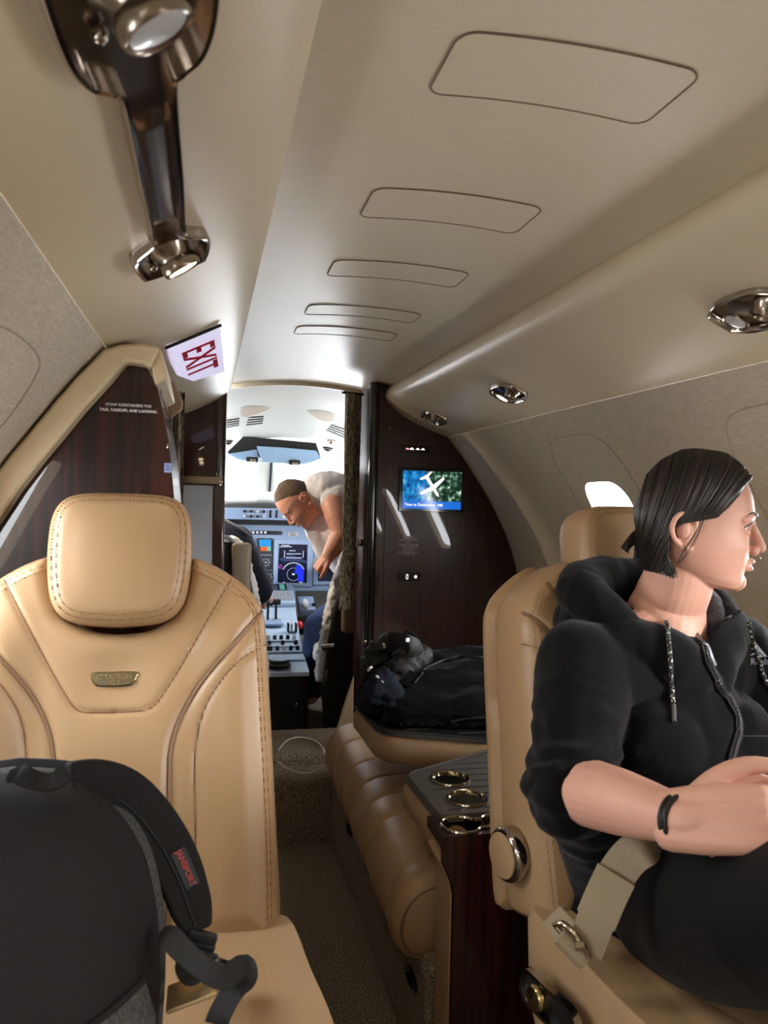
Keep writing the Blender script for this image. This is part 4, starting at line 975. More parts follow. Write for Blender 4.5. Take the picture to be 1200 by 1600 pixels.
M['mat_black'] = mat('ribbed_black_rubber', lin(34, 34, 36), .45, bump=(300, .15, (1, 1, 1)))
Z1 = .575
g = lambda px, py, z: (lambda p: (p.x, p.y))(at(px, py, Z=z))
c0, c1, c2_, c3 = g(625, 1211, Z1), g(764, 1172, Z1), g(768, 1279, Z1), g(682, 1284, Z1)
def rcorner(ps, rs, n=5):
    out = []; N = len(ps)
    for i in range(N):
        a, b, c = Vector(ps[i - 1]), Vector(ps[i]), Vector(ps[(i + 1) % N]); r = rs[i]
        p = b + (a - b).normalized() * r; q = b + (c - b).normalized() * r
        for k in range(n + 1):
            t = k / n; out.append(tuple(p * (1 - t) ** 2 + b * 2 * t * (1 - t) + q * t * t))
    return out
def extend(a, b, x): t = (x - a[0]) / (b[0] - a[0]); return (x, a[1] + (b[1] - a[1]) * t)
far = extend(c0, c1, .50)
t1 = rcorner([c0, c3, (.50, c3[1] + .004), (.50, c1[1] + .006), c1], [.035, .035, .03, .03, .02])
ribs1 = [((-.2, y), (.5, y + .01)) for y in np.linspace(c3[1] + .035, c0[1] + .03, 8)]
table(t1, Z1, 'grey ribbed table with two empty metal cup rings beside the right chair', [g(703, 1221, Z1), g(730, 1252, Z1)], ribs1, M['rubber'])
Z2 = .60
d0, d1, d2 = g(550, 1101, Z2), g(590, 1146, Z2), g(762, 1160, Z2)
e0 = g(575, 1093, Z2); nearr = extend(d1, d2, .50); farr = (.50, e0[1] + .04)
t2 = rcorner([d0, d1, d2, (.50, d2[1] - .004), farr, e0], [.03, .05, .02, .03, .03, .02])
ribs2 = [((-.2, y), (.5, y - .01)) for y in np.linspace(d1[1] - .08, e0[1] - .03, 9)]
table(t2, Z2, 'black ribbed table farther forward with dark jackets piled on it', [g(620, 1124, Z2)], ribs2, M['mat_black'])
# ---------------------------------------------------------------- end console with cup holders
co_ = empty('end_console', (.15, 1.34, 0), 'narrow dark mahogany console with a metal double cup holder, beside the right chair', 'console')
XL = at(701, 1312, Y=1.285).x
prof_ = [(XL - .012, .572), (XL - .012, .530), (XL + .004, .495), (XL + .010, .47), (XL + .012, 0.002), (.30, .002), (.30, .572)]
MB().prism(prof_, 1.285, 1.293, 'y').build('front_panel', M['wood'], co_, bevel=.003)
MB().prism([(a + .0005 if a > .2 else a - .0008, b) for a, b in prof_[1:]] + [], 1.293, 1.378, 'y').build('body', M['leather_side'], co_, bevel=.003)
cc = at(723, 1294, Z=.576); cups = [(cc.x, cc.y + .010), (cc.x + .076, cc.y + .010)]; r = .0355
hol = []
rim = []
for i, (cx, cy) in enumerate(cups):
    a0 = 30; 
    rng = range(a0, 361 - a0, 12) if i == 0 else range(180 + a0, 540 - a0 + 1, 12)
    rim += [(cx + r * math.cos(R(t)), cy + r * math.sin(R(t))) for t in rng]
topo = [(XL - .012, 1.285), (.30, 1.285), (.30, 1.378), (XL - .012, 1.378)]
vp, fs = mesh2d(topo, .015, [rim]); m = MB(); m.add([(a, b, .576) for a, b in vp], fs); m.prism([(XL - .012, .556), (.30, .556), (.30, .576), (XL - .012, .576)], 1.2845, 1.285, 'y'); m.prism([(1.285, .556), (1.378, .556), (1.378, .576), (1.285, .576)], XL - .0125, XL - .0115, 'x'); m.build('top', M['wood'], co_, smooth=False)
q = MB(); ring_tube(q, [(a, b, .578) for a, b in rim], .0034, 8); h = q.build('cup_holder_rim', M['gold_chrome'], co_)
k = len(rim); q = MB(); q.add([(a, b, .576) for a, b in rim] + [(a, b, .50) for a, b in rim], [(i, (i + 1) % k, (i + 1) % k + k, i + k) for i in range(k)] + [tuple(range(k, 2 * k))]); q.build('cup_well', M['black_gloss'], h)
# ---------------------------------------------------------------- reading-light fixtures under the valances
M['lit_lens'] = mat('lit_lens', lin(255, 240, 215), .3, emit=lin(255, 226, 180), es=14)
def lamp_barrel(parent, p, Q, r, L, lit, name='reading_lamp', neck=True):
    """stepped nickel barrel pointing along -Z of Q"""
    q = MB()
    if neck: q.lathe([(r * 1.25, .0), (r * 1.12, -.010), (r * .80, -.020), (r * .78, -.026)], p, Q, 28)
    q.lathe([(r * .78, -.024), (r * .98, -.026), (r, -.030), (r, -.024 - L), (r * .93, -.027 - L), (r * .86, -.025 - L)], p, Q, 32)
    o = q.build(name, M['chrome_dark'], parent, angle=50)
    m = MB(); m.lathe([(r * .87, -.0245 - L), (r * .6, -.026 - L), (0, -.0265 - L)], p, Q, 28); m.build('lens', M['lit_lens'] if lit else M['lens'], o)
    if lit:
        l = bpy.data.lights.new('reading_light', 'SPOT'); l.energy = LAMP_W; l.color = (1, .80, .58); l.spot_size = R(125); l.spot_blend = .9; l.shadow_soft_size = .02
        b = bpy.data.objects.new('reading_light', l); COL.objects.link(b); WORLD = Q @ Vector((0, 0, -1)); b.location = p + WORLD * (.032 + L); b.rotation_euler = WORLD.to_track_quat('-Z', 'Y').to_euler()
    return o
LAMP_W = 2.6
DB = [(.300, .036), (.284, .047), (.235, .052), (.205, .047), (.178, .027), (.150, .0215), (.0, .0225), (-.165, .0225), (-.188, .028), (-.206, .044), (-.25, .054), (-.33, .055), (-.385, .046), (-.405, .030)]
def dogbone(yc, lit_near, lit_far, label):
    o0 = vf(.46, yc); inb = (vf(.3, yc) - vf(.7, yc)).normalized(); dn = Vector((.41, 0, -.91)).normalized()
    root = empty('reading_light_bar', o0, label, 'reading light', 'nickel reading light fixtures'); X = frame(o0, (0, 1, 0), inb, dn)
    o = sp2(DB + [(a, -b) for a, b in DB[::-1]], 5, True); i1 = offset_poly(o, .0055); k = len(o)
    q = MB(); L = [[X(*p, 0) for p in o], [X(*p, .013) for p in o], [X(*p, .016) for p in offset_poly(o, .002)], [X(*p, .015) for p in i1], [X(*p, .004) for p in i1]]
    q.add([p for l in L for p in l], [(j * k + i, j * k + (i + 1) % k, (j + 1) * k + (i + 1) % k, (j + 1) * k + i) for j in range(4) for i in range(k)]); q.build('rim', M['chrome'], root, angle=60)
    vp, fs = mesh2d(i1, .012); q = MB(); q.add([X(a, b, .0045 + .006 * (1 - min(1, (b / .02) ** 2)) * (1 if abs(a) < .13 else 0)) for a, b in vp], fs); q.build('tray', M['chrome_dark'], root)
    for a, lit in ((-.292, lit_near), (.232, lit_far)):
        Q = (Matrix(((0, inb.x, -dn.x), (1, inb.y, -dn.y), (0, inb.z, -dn.z)))); T = Matrix.Rotation(R(18), 3, 'Y') if False else Matrix.Identity(3)
        Q = (-dn + Vector((-.18, -.12, .0))).normalized().to_track_quat('Z', 'Y').to_matrix()
        lamp_barrel(root, X(a, .0, -.006), Q, .0255, .014, lit)
        for s in (-1, 1): q = MB(); q.ball(X(a + .032, s * .026, .010), .006, None, 12, 8); q.build('pivot', M['chrome'], root)
    return root
dogbone(.795, False, True, 'long nickel reading light bar on the left ceiling edge, its far lamp lit')
def twin_light(yc, lit, label, seen=True):
    o0 = Vector((val_pt(.43, 1).x, yc, val_pt(.43, 1).z)); inb = (val_pt(.3, 1) - val_pt(.7, 1)).normalized(); dn = Vector((-.41, 0, -.91)).normalized()
    root = empty('reading_light', o0, label, 'reading light', 'nickel reading light fixtures'); X = frame(o0, (0, 1, 0), inb, dn)
    o = sp2([(.082, .018), (.074, .030), (.035, .046), (-.035, .046), (-.074, .030), (-.082, .018), (-.082, -.018), (-.074, -.030), (-.035, -.046), (.035, -.046), (.074, -.030), (.082, -.018)], 4, True); i1 = offset_poly(o, .005); k = len(o)
    q = MB(); L = [[X(*p, 0) for p in o], [X(*p, .010) for p in o], [X(*p, .012) for p in offset_poly(o, .0025)], [X(*p, .010) for p in i1], [X(*p, .001) for p in offset_poly(o, .008)]]
    q.add([p for l in L for p in l], [(j * k + i, j * k + (i + 1) % k, (j + 1) * k + (i + 1) % k, (j + 1) * k + i) for j in range(4) for i in range(k)]); q.build('rim', M['chrome'], root, angle=60)
    q = MB(); q.add([X(*p, .0015) for p in i1], [tuple(range(k))]); q.build('tray', M['chrome_dark'], root)
    Q = (-dn + Vector((.10, -.06, 0))).normalized().to_track_quat('Z', 'Y').to_matrix()
    lamp_barrel(root, X(.032, -.002, -.012), Q, .0225, .004, lit, neck=False)
    Q = (-dn + Vector((-.10, -.25, 0))).normalized().to_track_quat('Z', 'Y').to_matrix()
    q = MB(); p = X(-.032, 0, -.006); q.lathe([(.026, .002), (.0245, -.010), (.019, -.016), (.0185, -.028), (.014, -.030), (.012, -.022), (0, -.020)], p, Q, 32); q.build('air_nozzle', M['chrome_dark'], root, angle=50)
    return root
twin_light(1.07, False, 'unlit nickel reading light on the right, cut by the photo edge')
twin_light(2.09, True, 'lit nickel reading light on the right valance above the first window')
twin_light(2.83, False, 'unlit nickel reading light on the right valance nearest the closet')
# unseen reading lamps, not trim, added behind the camera for warm frontal light
for i, (y, s) in enumerate(((.05, 1), (-.85, 1), (-.45, -1), (-1.2, -1))):
    p = val_pt(.43, s, .0); p = Vector((p.x, y, p.z)); e = empty('trim_%d' % (8 + i), p, None, None, kind='structure')
    d = Vector((0, .55 if y < .3 else .2, -1)).normalized(); lamp_barrel(e, p, (-d).to_track_quat('Z', 'Y').to_matrix(), .024, .012, True)
# unseen lamp added on the left cockpit wall to brighten the man
p = Vector((-.66, 3.50, 1.36)); e = empty('trim_12', p, None, None, kind='structure'); d = Vector((.80, .18, -.32)).normalized(); LAMP_W = 20.0; lamp_barrel(e, p, (-d).to_track_quat('Z', 'Y').to_matrix(), .024, .012, True)
# ---------------------------------------------------------------- white cable loop on the step
ca = [(438, 1166), (455, 1153), (480, 1153), (500, 1160), (515, 1196)]
q = MB(); P1 = [at(435, 1172, Z=.30), at(450, 1156, Z=.285), at(470, 1152, Z=.28), at(492, 1157, Z=.28), at(504, 1168, Z=.275), at(510, 1185, Z=.268), at(516, 1200, Z=.262)]
P2 = [at(519, 1190, Z=.27), at(505, 1199, Z=.262), at(485, 1207, Z=.245), at(466, 1207, Z=.245), at(446, 1200, Z=.262), at(434, 1190, Z=.27)]
q.tube(smooth_path(P1 + P2, None, 6), .0028, 8); tag(q.build('charging_cable', mat('white_cable', lin(205, 205, 200), .5)), 'thin white cable looped over the carpeted step before the cockpit', 'cable')
# ---------------------------------------------------------------- backpack on the left chair
M['pack'] = mat('black_nylon', lin(31, 29, 29), .8, spec=.2, bump=(600, .25, (1, 1, 1)))
M['pack_navy'] = mat('dark_navy_nylon', lin(22, 24, 32), .6, bump=(500, .2, (1, 1, 1)))
M['heather'] = mat('grey_heather', lin(52, 53, 54), .95, spec=.1, var=(420, lin(96, 96, 95), (1.4, 1.4, .5), .18))
bp = empty('backpack', (-.60, .84, .55), 'black backpack with grey heather base standing on the left chair', 'backpack')
tl = R(9); BPX = lambda u, v, w: Vector((-.602 + u, .735 + v * math.sin(tl) - w * math.cos(tl), .558 + v * math.cos(tl) + w * math.sin(tl)))
BO = [(0, -.03), (.11, -.03), (.150, -.015), (.163, .03), (.166, .12), (.160, .19), (.142, .25), (.110, .296), (.065, .324), (0, .333)]
bo = mirror(sp2(BO, 4))
def pack_bulge(u, v):
    b = .030 * np.clip(1 - (u / .15) ** 2, 0, 1) * np.clip(1 - ((v - .12) / .24) ** 2, 0, 1)
    n_ = np.array([noise.noise(Vector((a * 14, c * 8, 3.1))) * .005 + noise.noise(Vector((a * 40 + c * 18, c * 12, 7))) * .0022 for a, c in zip(np.atleast_1d(u), np.atleast_1d(v))])
    return b + n_
m, fb = pad(bo, .14, .075, .0085, [([(.078, .15), (.088, .20), (.075, .27)], .003, .003), ([(.165, .20), (.140, .25), (.125, .255)], .004, .005)], pack_bulge, True, BPX)
m.build('main_compartment', M['pack'], bp, angle=70)
vb = sp2([(-.20, .060), (-.05, .073), (.04, .090), (.10, .110), (.162, .137)], 5)
low = [p for p in bo if p[1] < .066]; lo_o = [(a, b + .004) for a, b in vb if abs(a) < .156] + [(.164, .09), (.160, .03), (.15, -.01), (.11, -.026), (-.11, -.026), (-.15, -.01), (-.160, .03)]
fbw = lambda a, b: float(fb([(a, b)])[0])
vp, fs = mesh2d(lo_o, .008); m = MB(); m.add([BPX(a, b, fbw(a, b) + .0045) for a, b in vp], fs); m.build('base_panel', M['heather'], bp)
m = MB(); m.tube([BPX(a, b + .003, fbw(a, b + .003) + .004) for a, b in vb if abs(a) < .158], .0035, 8); m.build('base_piping', M['pack'], bp)
bk, _ = pad([(a * 1.02, b * .99) for a, b in bo], .075, .03, .012, (), None, True, lambda u, v, w: BPX(u, v, w - .085)); bk.build('side_gusset', M['heather'], bp)
bk, _ = pad([(a * 1.00, b * 1.0) for a, b in bo], .03, .013, .014, (), None, True, lambda u, v, w: BPX(u, v, w - .150)); bk.build('back_panel', M['pack_navy'], bp)
# side pocket wrap, navy
sd = [BPX(.150, .19, -.07), BPX(.166, .13, -.085), BPX(.170, .06, -.095), BPX(.172, .0, -.10)]
# top handle
hp = [at(28, 1222, Y=.80), at(30, 1209, Y=.80), at(45, 1216, Y=.795), at(68, 1222, Y=.795), at(88, 1220, Y=.795), at(104, 1207, Y=.80), at(112, 1222, Y=.81)]
q = MB(); q.ribbon(smooth_path(hp, None, 5), .022, .003, [Vector((0, .55, -1))] * (len(smooth_path(hp, None, 5)))); q.build('top_handle', M['pack'], bp)
# padded shoulder strap coming over the right side
sp_ = smooth_path([at(105, 1232, Y=.865), at(150, 1228, Y=.885), at(200, 1248, Y=.90), at(246, 1300, Y=.905), at(279, 1360, Y=.90), at(298, 1415, Y=.89), at(310, 1455, Y=.88)], None, 6)
ups = [Vector((.35, -1, .25))] * len(sp_); ws_ = [float(np.interp(i / (len(sp_) - 1), [0, .25, .6, .85, 1], [.056, .060, .058, .048, .030])) for i in range(len(sp_))]
q = MB(); q.ribbon(sp_, ws_, .016, ups); st_ = q.build('shoulder_strap', M['pack'], bp, bevel=.004, seg=2, sub=0)
ii = [i for i in range(len(sp_)) if 8 < i]
def strap_pt(i, side, lift):
    T = (sp_[min(i + 1, len(sp_) - 1)] - sp_[max(i - 1, 0)]).normalized(); u = Vector((.35, -1, .25)); u = (u - T * u.dot(T)).normalized(); x = T.cross(u); return sp_[i] + x * side * ws_[i] / 2 + u * lift, T, x, u
q = MB(); q.tube([strap_pt(i, .22, .0085)[0] for i in range(10, len(sp_) - 2)], .0012, 5); q.build('strap_seam', M['pack_navy'], st_)
pc, T, x_, u_ = strap_pt(24, -.22, .0092)
if x_.z < 0: x_ = -x_
LX = frame(pc, T, x_, u_); q = MB(); q.add([LX(a, b, 0) for a, b in rrect(.044, .017, .002, 2)], [tuple(range(12))]); lb = q.build('strap_label', M['pack_navy'], st_, smooth=False)
text_mb('JANSPORT', .0100, lambda a, b, h: LX(a, b, .0006 + h), .0002, bold=.0002, sx=.92).build('label_lettering', mat('red_thread', lin(170, 70, 66), .8), lb, smooth=False)
# webbing, buckle, hanging strap tail
M['webbing'] = mat('black_webbing', lin(24, 24, 27), .6, bump=(500, .6, (1, 1, 1)))
B0 = at(312, 1474, Y=.872)
q = MB(); q.box(B0, (.034, .010, .028), M=Matrix.Rotation(R(20), 3, 'Y'), bev=.003); q.box(B0 + Vector((.0, -.006, .002)), (.036, .006, .005), M=Matrix.Rotation(R(20), 3, 'Y'), bev=.0015); q.box(B0 + Vector((.003, -.006, -.008)), (.036, .006, .005), M=Matrix.Rotation(R(20), 3, 'Y'), bev=.0015); q.build('ladder_buckle', M['black'], bp)
w1 = smooth_path([at(318, 1482, Y=.868), at(312, 1510, Y=.85), at(300, 1522, Y=.835), at(292, 1508, Y=.825), at(300, 1495, Y=.825)], None, 5)
q = MB(); q.ribbon(w1, .026, .0025, [Vector((.1, -1, .2))] * len(w1)); q.build('webbing', M['webbing'], bp)
w2 = smooth_path([at(246, 1470, Y=.80), at(262, 1462, Y=.79), at(285, 1485, Y=.78), at(320, 1515, Y=.775), at(350, 1528, Y=.775), at(372, 1512, Y=.79), at(382, 1508, Y=.80), at(384, 1528, Y=.795), at(366, 1545, Y=.785), at(346, 1580, Y=.78), at(338, 1600, Y=.77)], None, 5)
q = MB(); q.ribbon(w2, .025, .0022, [Vector((.05, -.5, 1))] * len(w2)); q.build('webbing_tail', M['webbing'], bp)
# ---------------------------------------------------------------- seat belt of the left chair
M['belt'] = mat('tan_webbing', lin(152, 136, 110), .6, bump=(420, .5, (1, .3, 1)))
sb = empty('seat_belt', (-.40, .95, .55), 'tan seat belt with metal buckle lying loose on the left chair', 'seat belt')
b1 = [at(300, 1560, Y=.86), at(318, 1545, Y=.90), at(340, 1522, Y=.93), at(350, 1500, Y=.98)]
q = MB(); P_ = smooth_path(b1, None, 5); q.ribbon(P_, .045, .003, [Vector((-.2, -.4, 1))] * len(P_)); q.build('webbing', M['belt'], sb)
p = at(335, 1512, Y=.90); q = MB(); q.box(p, (.050, .030, .014), M=Matrix.Rotation(R(25), 3, 'Y'), bev=.004); q.build('buckle', M['gold_chrome'], sb); p = at(300, 1548, Y=.85); q = MB(); q.box(p, (.055, .045, .006), M=Matrix.Rotation(R(-15), 3, 'Y'), bev=.003); q.build('latch_plate', mat('satin_latch', lin(190, 170, 130), .4, metal=.8), sb)
# ---------------------------------------------------------------- jackets piled on the forward table
M['jacket'] = mat('black_cloth', lin(11, 11, 13), .9, spec=.12, sheen=.04, bump=(300, .3, (1, 1, 1)))
M['jacket2'] = mat('charcoal_shell', lin(30, 31, 31), .62, spec=.3, bump=(200, .3, (1, 1, 1)))
M['jacket3'] = mat('slate_blue_cloth', lin(30, 34, 44), .85, spec=.15)
M['reflect'] = mat('pale_reflective_stripe', lin(190, 192, 190), .35)
def folds(sc, amp, ax=(1, 3, 6), seed=0):
    def f(co, no):
        out = []
        for p in co:
            q = Vector((p[0] * sc * ax[0] + seed, p[1] * sc * ax[1], p[2] * sc * ax[2])); a = noise.noise(q); b = noise.noise(q * 2.3)
            out.append(amp * ((1 - abs(a) * 2) * .7 + (1 - 2 * abs(b)) * .3))
        return np.array(out)
    return f
jk = empty('jacket', (.25, 1.95, .606), 'black jacket heaped on the forward black table', 'jacket')
ztop = .608
q = MB(); 
q.limb([(.06, 1.96, ztop + .035), (.25, 1.95, ztop + .045), (.48, 1.94, ztop + .045)], [.055, .075, .075]); q.limb([(.10, 1.86, ztop + .035), (.26, 1.83, ztop + .04), (.48, 1.81, ztop + .04)], [.045, .055, .055]); q.limb([(.14, 1.98, ztop + .075), (.3, 1.97, ztop + .10), (.5, 1.96, ztop + .10)], [.05, .06, .06])
q.limb([(.12, 1.90, ztop + .08), (.3, 1.88, ztop + .095), (.48, 1.88, ztop + .09)], [.045, .05, .05])
fj = folds(6.5, .017, (.8, 3, 4.5))
def jd(co, no):
    d = fj(co, no); return np.where(co[:, 2] < ztop + .012, 0, d)
me = remeshed(q, .007, 3, jd)
n = len(me.vertices); co = np.empty(n * 3); me.vertices.foreach_get('co', co); co = co.reshape(-1, 3); co[:, 2] = np.maximum(co[:, 2], ztop + .0005); me.vertices.foreach_set('co', co.ravel())
body = link('body', me, jk)
q = MB(); P_ = [at(*p, Y=1.82) for p in ((664, 1046), (690, 1033), (715, 1027), (745, 1028), (768, 1030))]
from mathutils.bvhtree import BVHTree
def bvh_of(o): 
    me = o.data; return BVHTree.FromPolygons([v.co.copy() for v in me.vertices], [tuple(p.vertices) for p in me.polygons])
def surf(bv, px, py, lift=0.0, world=None):
    o = _cm.translation; d = (_cm.to_3x3() @ Vector(((px - 600) / 1200, (800 - py) / 1200, -1))).normalized()
    h, nn, i, t = bv.ray_cast(o, d)
    if h is None: return None, None
    if nn.dot(d) > 0: nn = -nn
    return h + nn * lift, nn
bj = bvh_of(body)
for pts, r_, mt in (([(664, 1046), (678, 1039), (692, 1033), (706, 1028), (722, 1026), (745, 1028), (765, 1030)], .003, 'jacket2'), ([(647, 1068), (653, 1060), (660, 1052), (664, 1046)], .0035, 'reflect'), ([(705, 1128), (722, 1123), (745, 1121), (765, 1120)], .004, 'jacket2')):
    P_ = [surf(bj, *p, .002)[0] for p in pts]; P_ = [p for p in P_ if p]
    if len(P_) > 2: q = MB(); q.tube(smooth_path(P_, None, 5), r_, 6); q.build('zip' if mt != 'reflect' else 'piping', M[mt if mt != 'reflect' else 'jacket2'], jk)
j2 = empty('jacket', (.05, 1.95, .61), 'charcoal jacket with striped sleeves and a raised collar at the left of the pile', 'jacket')
q = MB()
q.limb([at(596, 1060, Y=1.96), at(583, 1042, Y=1.95), at(592, 1018, Y=1.95), at(610, 1006, Y=1.96)], [.024, .028, .028, .024]); q.limb([at(612, 1056, Y=1.90), at(632, 1040, Y=1.90), at(658, 1026, Y=1.95)], [.028, .030, .026])
me = remeshed(q, .006, 2, folds(16, .011, (2, 2, 3), 5)); link('sleeve', me, j2)
q = MB(); q.limb([at(598, 1064, Y=1.89), at(590, 1082, Y=1.87), at(580, 1098, Y=1.92)], [.028, .032, .03]); q.limb([at(600, 1062, Y=1.88), at(612, 1085, Y=1.86), at(630, 1104, Y=1.87)], [.025, .03, .03])
me = remeshed(q, .006, 2, folds(16, .010, (2, 2, 3), 9)); link('sleeve', me, j2).data.materials.append(M['jacket3'])
j2.children[0].data.materials.append(M['jacket2']); body.data.materials.append(M['jacket'])
# collar: a curled sheet
def sheet(rows, t=.004):
    m = MB(); R_ = len(rows); C_ = len(rows[0]); 
    for s in (0, 1):
        for i in range(R_):
            for j in range(C_):
                p = rows[i][j]; a = rows[min(i + 1, R_ - 1)][j] - rows[max(i - 1, 0)][j]; b = rows[i][min(j + 1, C_ - 1)] - rows[i][max(j - 1, 0)]; nn = a.cross(b); nn = nn.normalized() if nn.length > 1e-9 else Vector((0, 0, 1)); m.v.append(tuple(p + nn * t * s))
    o = R_ * C_
    for s in (0, 1):
        for i in range(R_ - 1):
            for j in range(C_ - 1):
                q = s * o + i * C_ + j; m.f.append((q, q + 1, q + C_ + 1, q + C_)); m.m.append(0)
    for i in range(R_ - 1):
        for j in (0, C_ - 1): q = i * C_ + j; m.f.append((q, q + C_, q + C_ + o, q + o)); m.m.append(0)
    for j in range(C_ - 1):
        for i in (0, R_ - 1): q = i * C_ + j; m.f.append((q, q + 1, q + 1 + o, q + o)); m.m.append(0)
    return m
top_ = smooth_path([at(603, 1003, Y=1.97), at(610, 989, Y=1.94), at(628, 990, Y=1.88), at(640, 994, Y=1.86), at(652, 1000, Y=1.88), at(657, 1008, Y=1.92)], None, 4)
bot_ = smooth_path([at(604, 1024, Y=1.98), at(612, 1020, Y=1.93), at(628, 1012, Y=1.88), at(638, 1022, Y=1.85), at(650, 1024, Y=1.87), at(658, 1020, Y=1.92)], None, 4)
sheet([[a.lerp(b, t) + Vector((0, -.012 * math.sin(PI * t), 0)) for a, b in zip(top_, bot_)] for t in np.linspace(0, 1, 7)]).build('collar', M['jacket2'], j2)
b_ = smooth_path([at(632, 988, Y=1.98), at(636, 983, Y=1.98), at(648, 990, Y=1.98), at(656, 1002, Y=1.97)], None, 4); c_ = [p + Vector((0, .01, -.04)) for p in b_]
sheet([[a.lerp(b, t) for a, b in zip(b_, c_)] for t in np.linspace(0, 1, 4)]).build('collar', M['jacket'], j2)
p = at(637, 1000, Y=1.845); MB().box(p, (.010, .003, .010), bev=.001).build('size_tag', M['white_mark'], j2)
for a, b, y in (((599, 1006), (601, 1012), 1.91), ((575, 1048), (581, 1042), 1.905), ((588, 1056), (594, 1064), 1.86), ((596, 1064), (601, 1072), 1.85)):
    MB().tube([at(*a, Y=y), at((a[0] + b[0]) / 2, (a[1] + b[1]) / 2 - 1, Y=y - .004), at(*b, Y=y)], .0035, 6).build('reflective_stripe', M['reflect'], j2)
# ---------------------------------------------------------------- people
def atd(px, py, d):
    return _cm @ Vector(((px - 600) / 1200 * d, (800 - py) / 1200 * d, -d))
HZ = [.1065, .104, .098, .088, .070, .045, .020, .005, -.010, -.030, -.045, -.057, -.070, -.085, -.095, -.102]
HF = [.004, .022, .040, .056, .074, .0845, .0895, .0860, .0835, .0835, .0840, .0840, .0805, .0795, .0740, .055]
HB = [.004, .018, .032, .044, .057, .0700, .0765, .0770, .0740, .0670, .0600, .0530, .046, .040, .036, .033]
HW = [.004, .022, .038, .0500, .0620, .0715, .0745, .0740, .0730, .0715, .0690, .0655, .0610, .0535, .0440, .030]
_z = np.array(HZ[::-1]); _f = np.array(HF[::-1]); _b = np.array(HB[::-1]); _w = np.array(HW[::-1])
def head_dims(z): return float(np.interp(z, _z, _f)), float(np.interp(z, _z, _b)), float(np.interp(z, _z, _w))
def head_mb(mb, H):
    """skull and face in a head frame H(f, l, u)"""
    zs = np.concatenate([np.linspace(.1065, .085, 8), np.linspace(.08, -.095, 44), [-.099, -.102]]); n = 72; vs = []
    for z in zs:
        f, b, w = head_dims(z)
        for k in range(n):
            a = 2 * PI * k / n; c, s = math.cos(a), math.sin(a); e = 2 / 2.25
            x = math.copysign(abs(c) ** e, c) * (f if c > 0 else b); y = math.copysign(abs(s) ** e, s) * w
            zz = z
            if z < -.03: zz += max(0, .066 - x) * .20 * min(1, (-.03 - z) / .06)
            if c > 0:
                for sg in (-1, 1):
                    g = math.exp(-((y - sg * .031) / .015) ** 2 - ((z - .001) / .011) ** 2); x -= .0085 * g
                for sg in (-1, 1): x += .0065 * math.exp(-((y - sg * .043) / .016) ** 2 - ((z + .028) / .020) ** 2)
            g = math.exp(-(y / .012) ** 2 - ((z + .073) / .006) ** 2); x -= .003 * g
            vs.append(H(x, y, zz))
    N = len(zs)
    mb.add(vs, [(i * n + k, i * n + (k + 1) % n, (i + 1) * n + (k + 1) % n, (i + 1) * n + k) for i in range(N - 1) for k in range(n)] + [tuple(range(n)), tuple((N - 1) * n + k for k in range(n))[::-1]])
    h = lambda L: [H(*p) for p in L]
    mb.limb(h([(.083, 0, .010), (.089, 0, -.006), (.0955, 0, -.020), (.0985, 0, -.031)]), [.0060, .0062, .0070, .0090], 16)
    for sg in (-1, 1):
        mb.ball(H(.0905, sg * .0100, -.0355), .0074, None, 14, 10)
        mb.limb(h([(.0835, sg * .008, .0145), (.0815, sg * .024, .0165), (.070, sg * .046, .011)]), [.0065, .0065, .006], 12)
        # lids
        mb.limb(h([(.0735, sg * .0185, .001), (.0800, sg * .026, .0078), (.0790, sg * .035, .0074), (.0690, sg * .0455, .000)]), [.0030, .0034, .0034, .003], 10)
        mb.limb(h([(.0735, sg * .0185, -.001), (.0790, sg * .027, -.0084), (.0770, sg * .036, -.0080), (.0690, sg * .0455, -.002)]), [.0030, .0032, .0032, .003], 10)
    mb.ball(H(.0925, 0, -.0405), .0050, None, 12, 8)
    mb.limb(h([(.078, .022, -.0570), (.0855, .011, -.0535), (.0880, .003, -.0530), (.0875, 0, -.0535), (.0880, -.003, -.0530), (.0855, -.011, -.0535), (.078, -.022, -.0570)]), [.003, .0042, .0046, .0044, .0046, .0042, .003], 12)
    mb.limb(h([(.078, .020, -.0600), (.0845, .009, -.0635), (.0860, 0, -.0640), (.0845, -.009, -.0635), (.078, -.020, -.0600)]), [.003, .0048, .0052, .0048, .003], 12)
    mb.ball(H(.0690, 0, -.0860), .0150, None, 16, 10)
def ear_mb(mb, H, sg):
    h = lambda L: [H(*p) for p in L]
    rim = [(.004, .0745, -.012), (.004, .0785, .004), (-.003, .084, .014), (-.014, .088, .0165), (-.024, .091, .008), (-.0275, .0905, -.006), (-.024, .087, -.020), (-.015, .079, -.030), (-.006, .0755, -.036), (-.001, .0735, -.0355)]
    mb.limb(h([(a, sg * b, c) for a, b, c in rim]), [.0028, .0034, .0038, .0040, .0040, .0038, .0036, .0042, .0052, .004], 10)
    q = [(-.012, .0735, -.008)]
    mb.ball(H(-.011, sg * .0745, -.008), (.013, .013, .0175), None, 14, 10)
    mb.limb(h([(a, sg * b, c) for a, b, c in [(-.006, .0775, .008), (-.016, .081, .003), (-.019, .081, -.008), (-.014, .079, -.018)]]), [.0025, .003, .003, .0025], 8)
    mb.ball(H(-.003, sg * .075, -.012), .0042, None, 10, 8)
def hframe(o, F, up):
    F = F.normalized(); L = up.cross(F).normalized(); U = F.cross(L); return lambda f, l, u: o + F * f + L * l + U * u
M['skin'] = mat('fair_skin', lin(214, 167, 147), .5, sss=.12, spec=.4, var=(14, lin(206, 154, 136), (1, 1, 1), .25), bump=(500, .06, (1, 1, 1)))
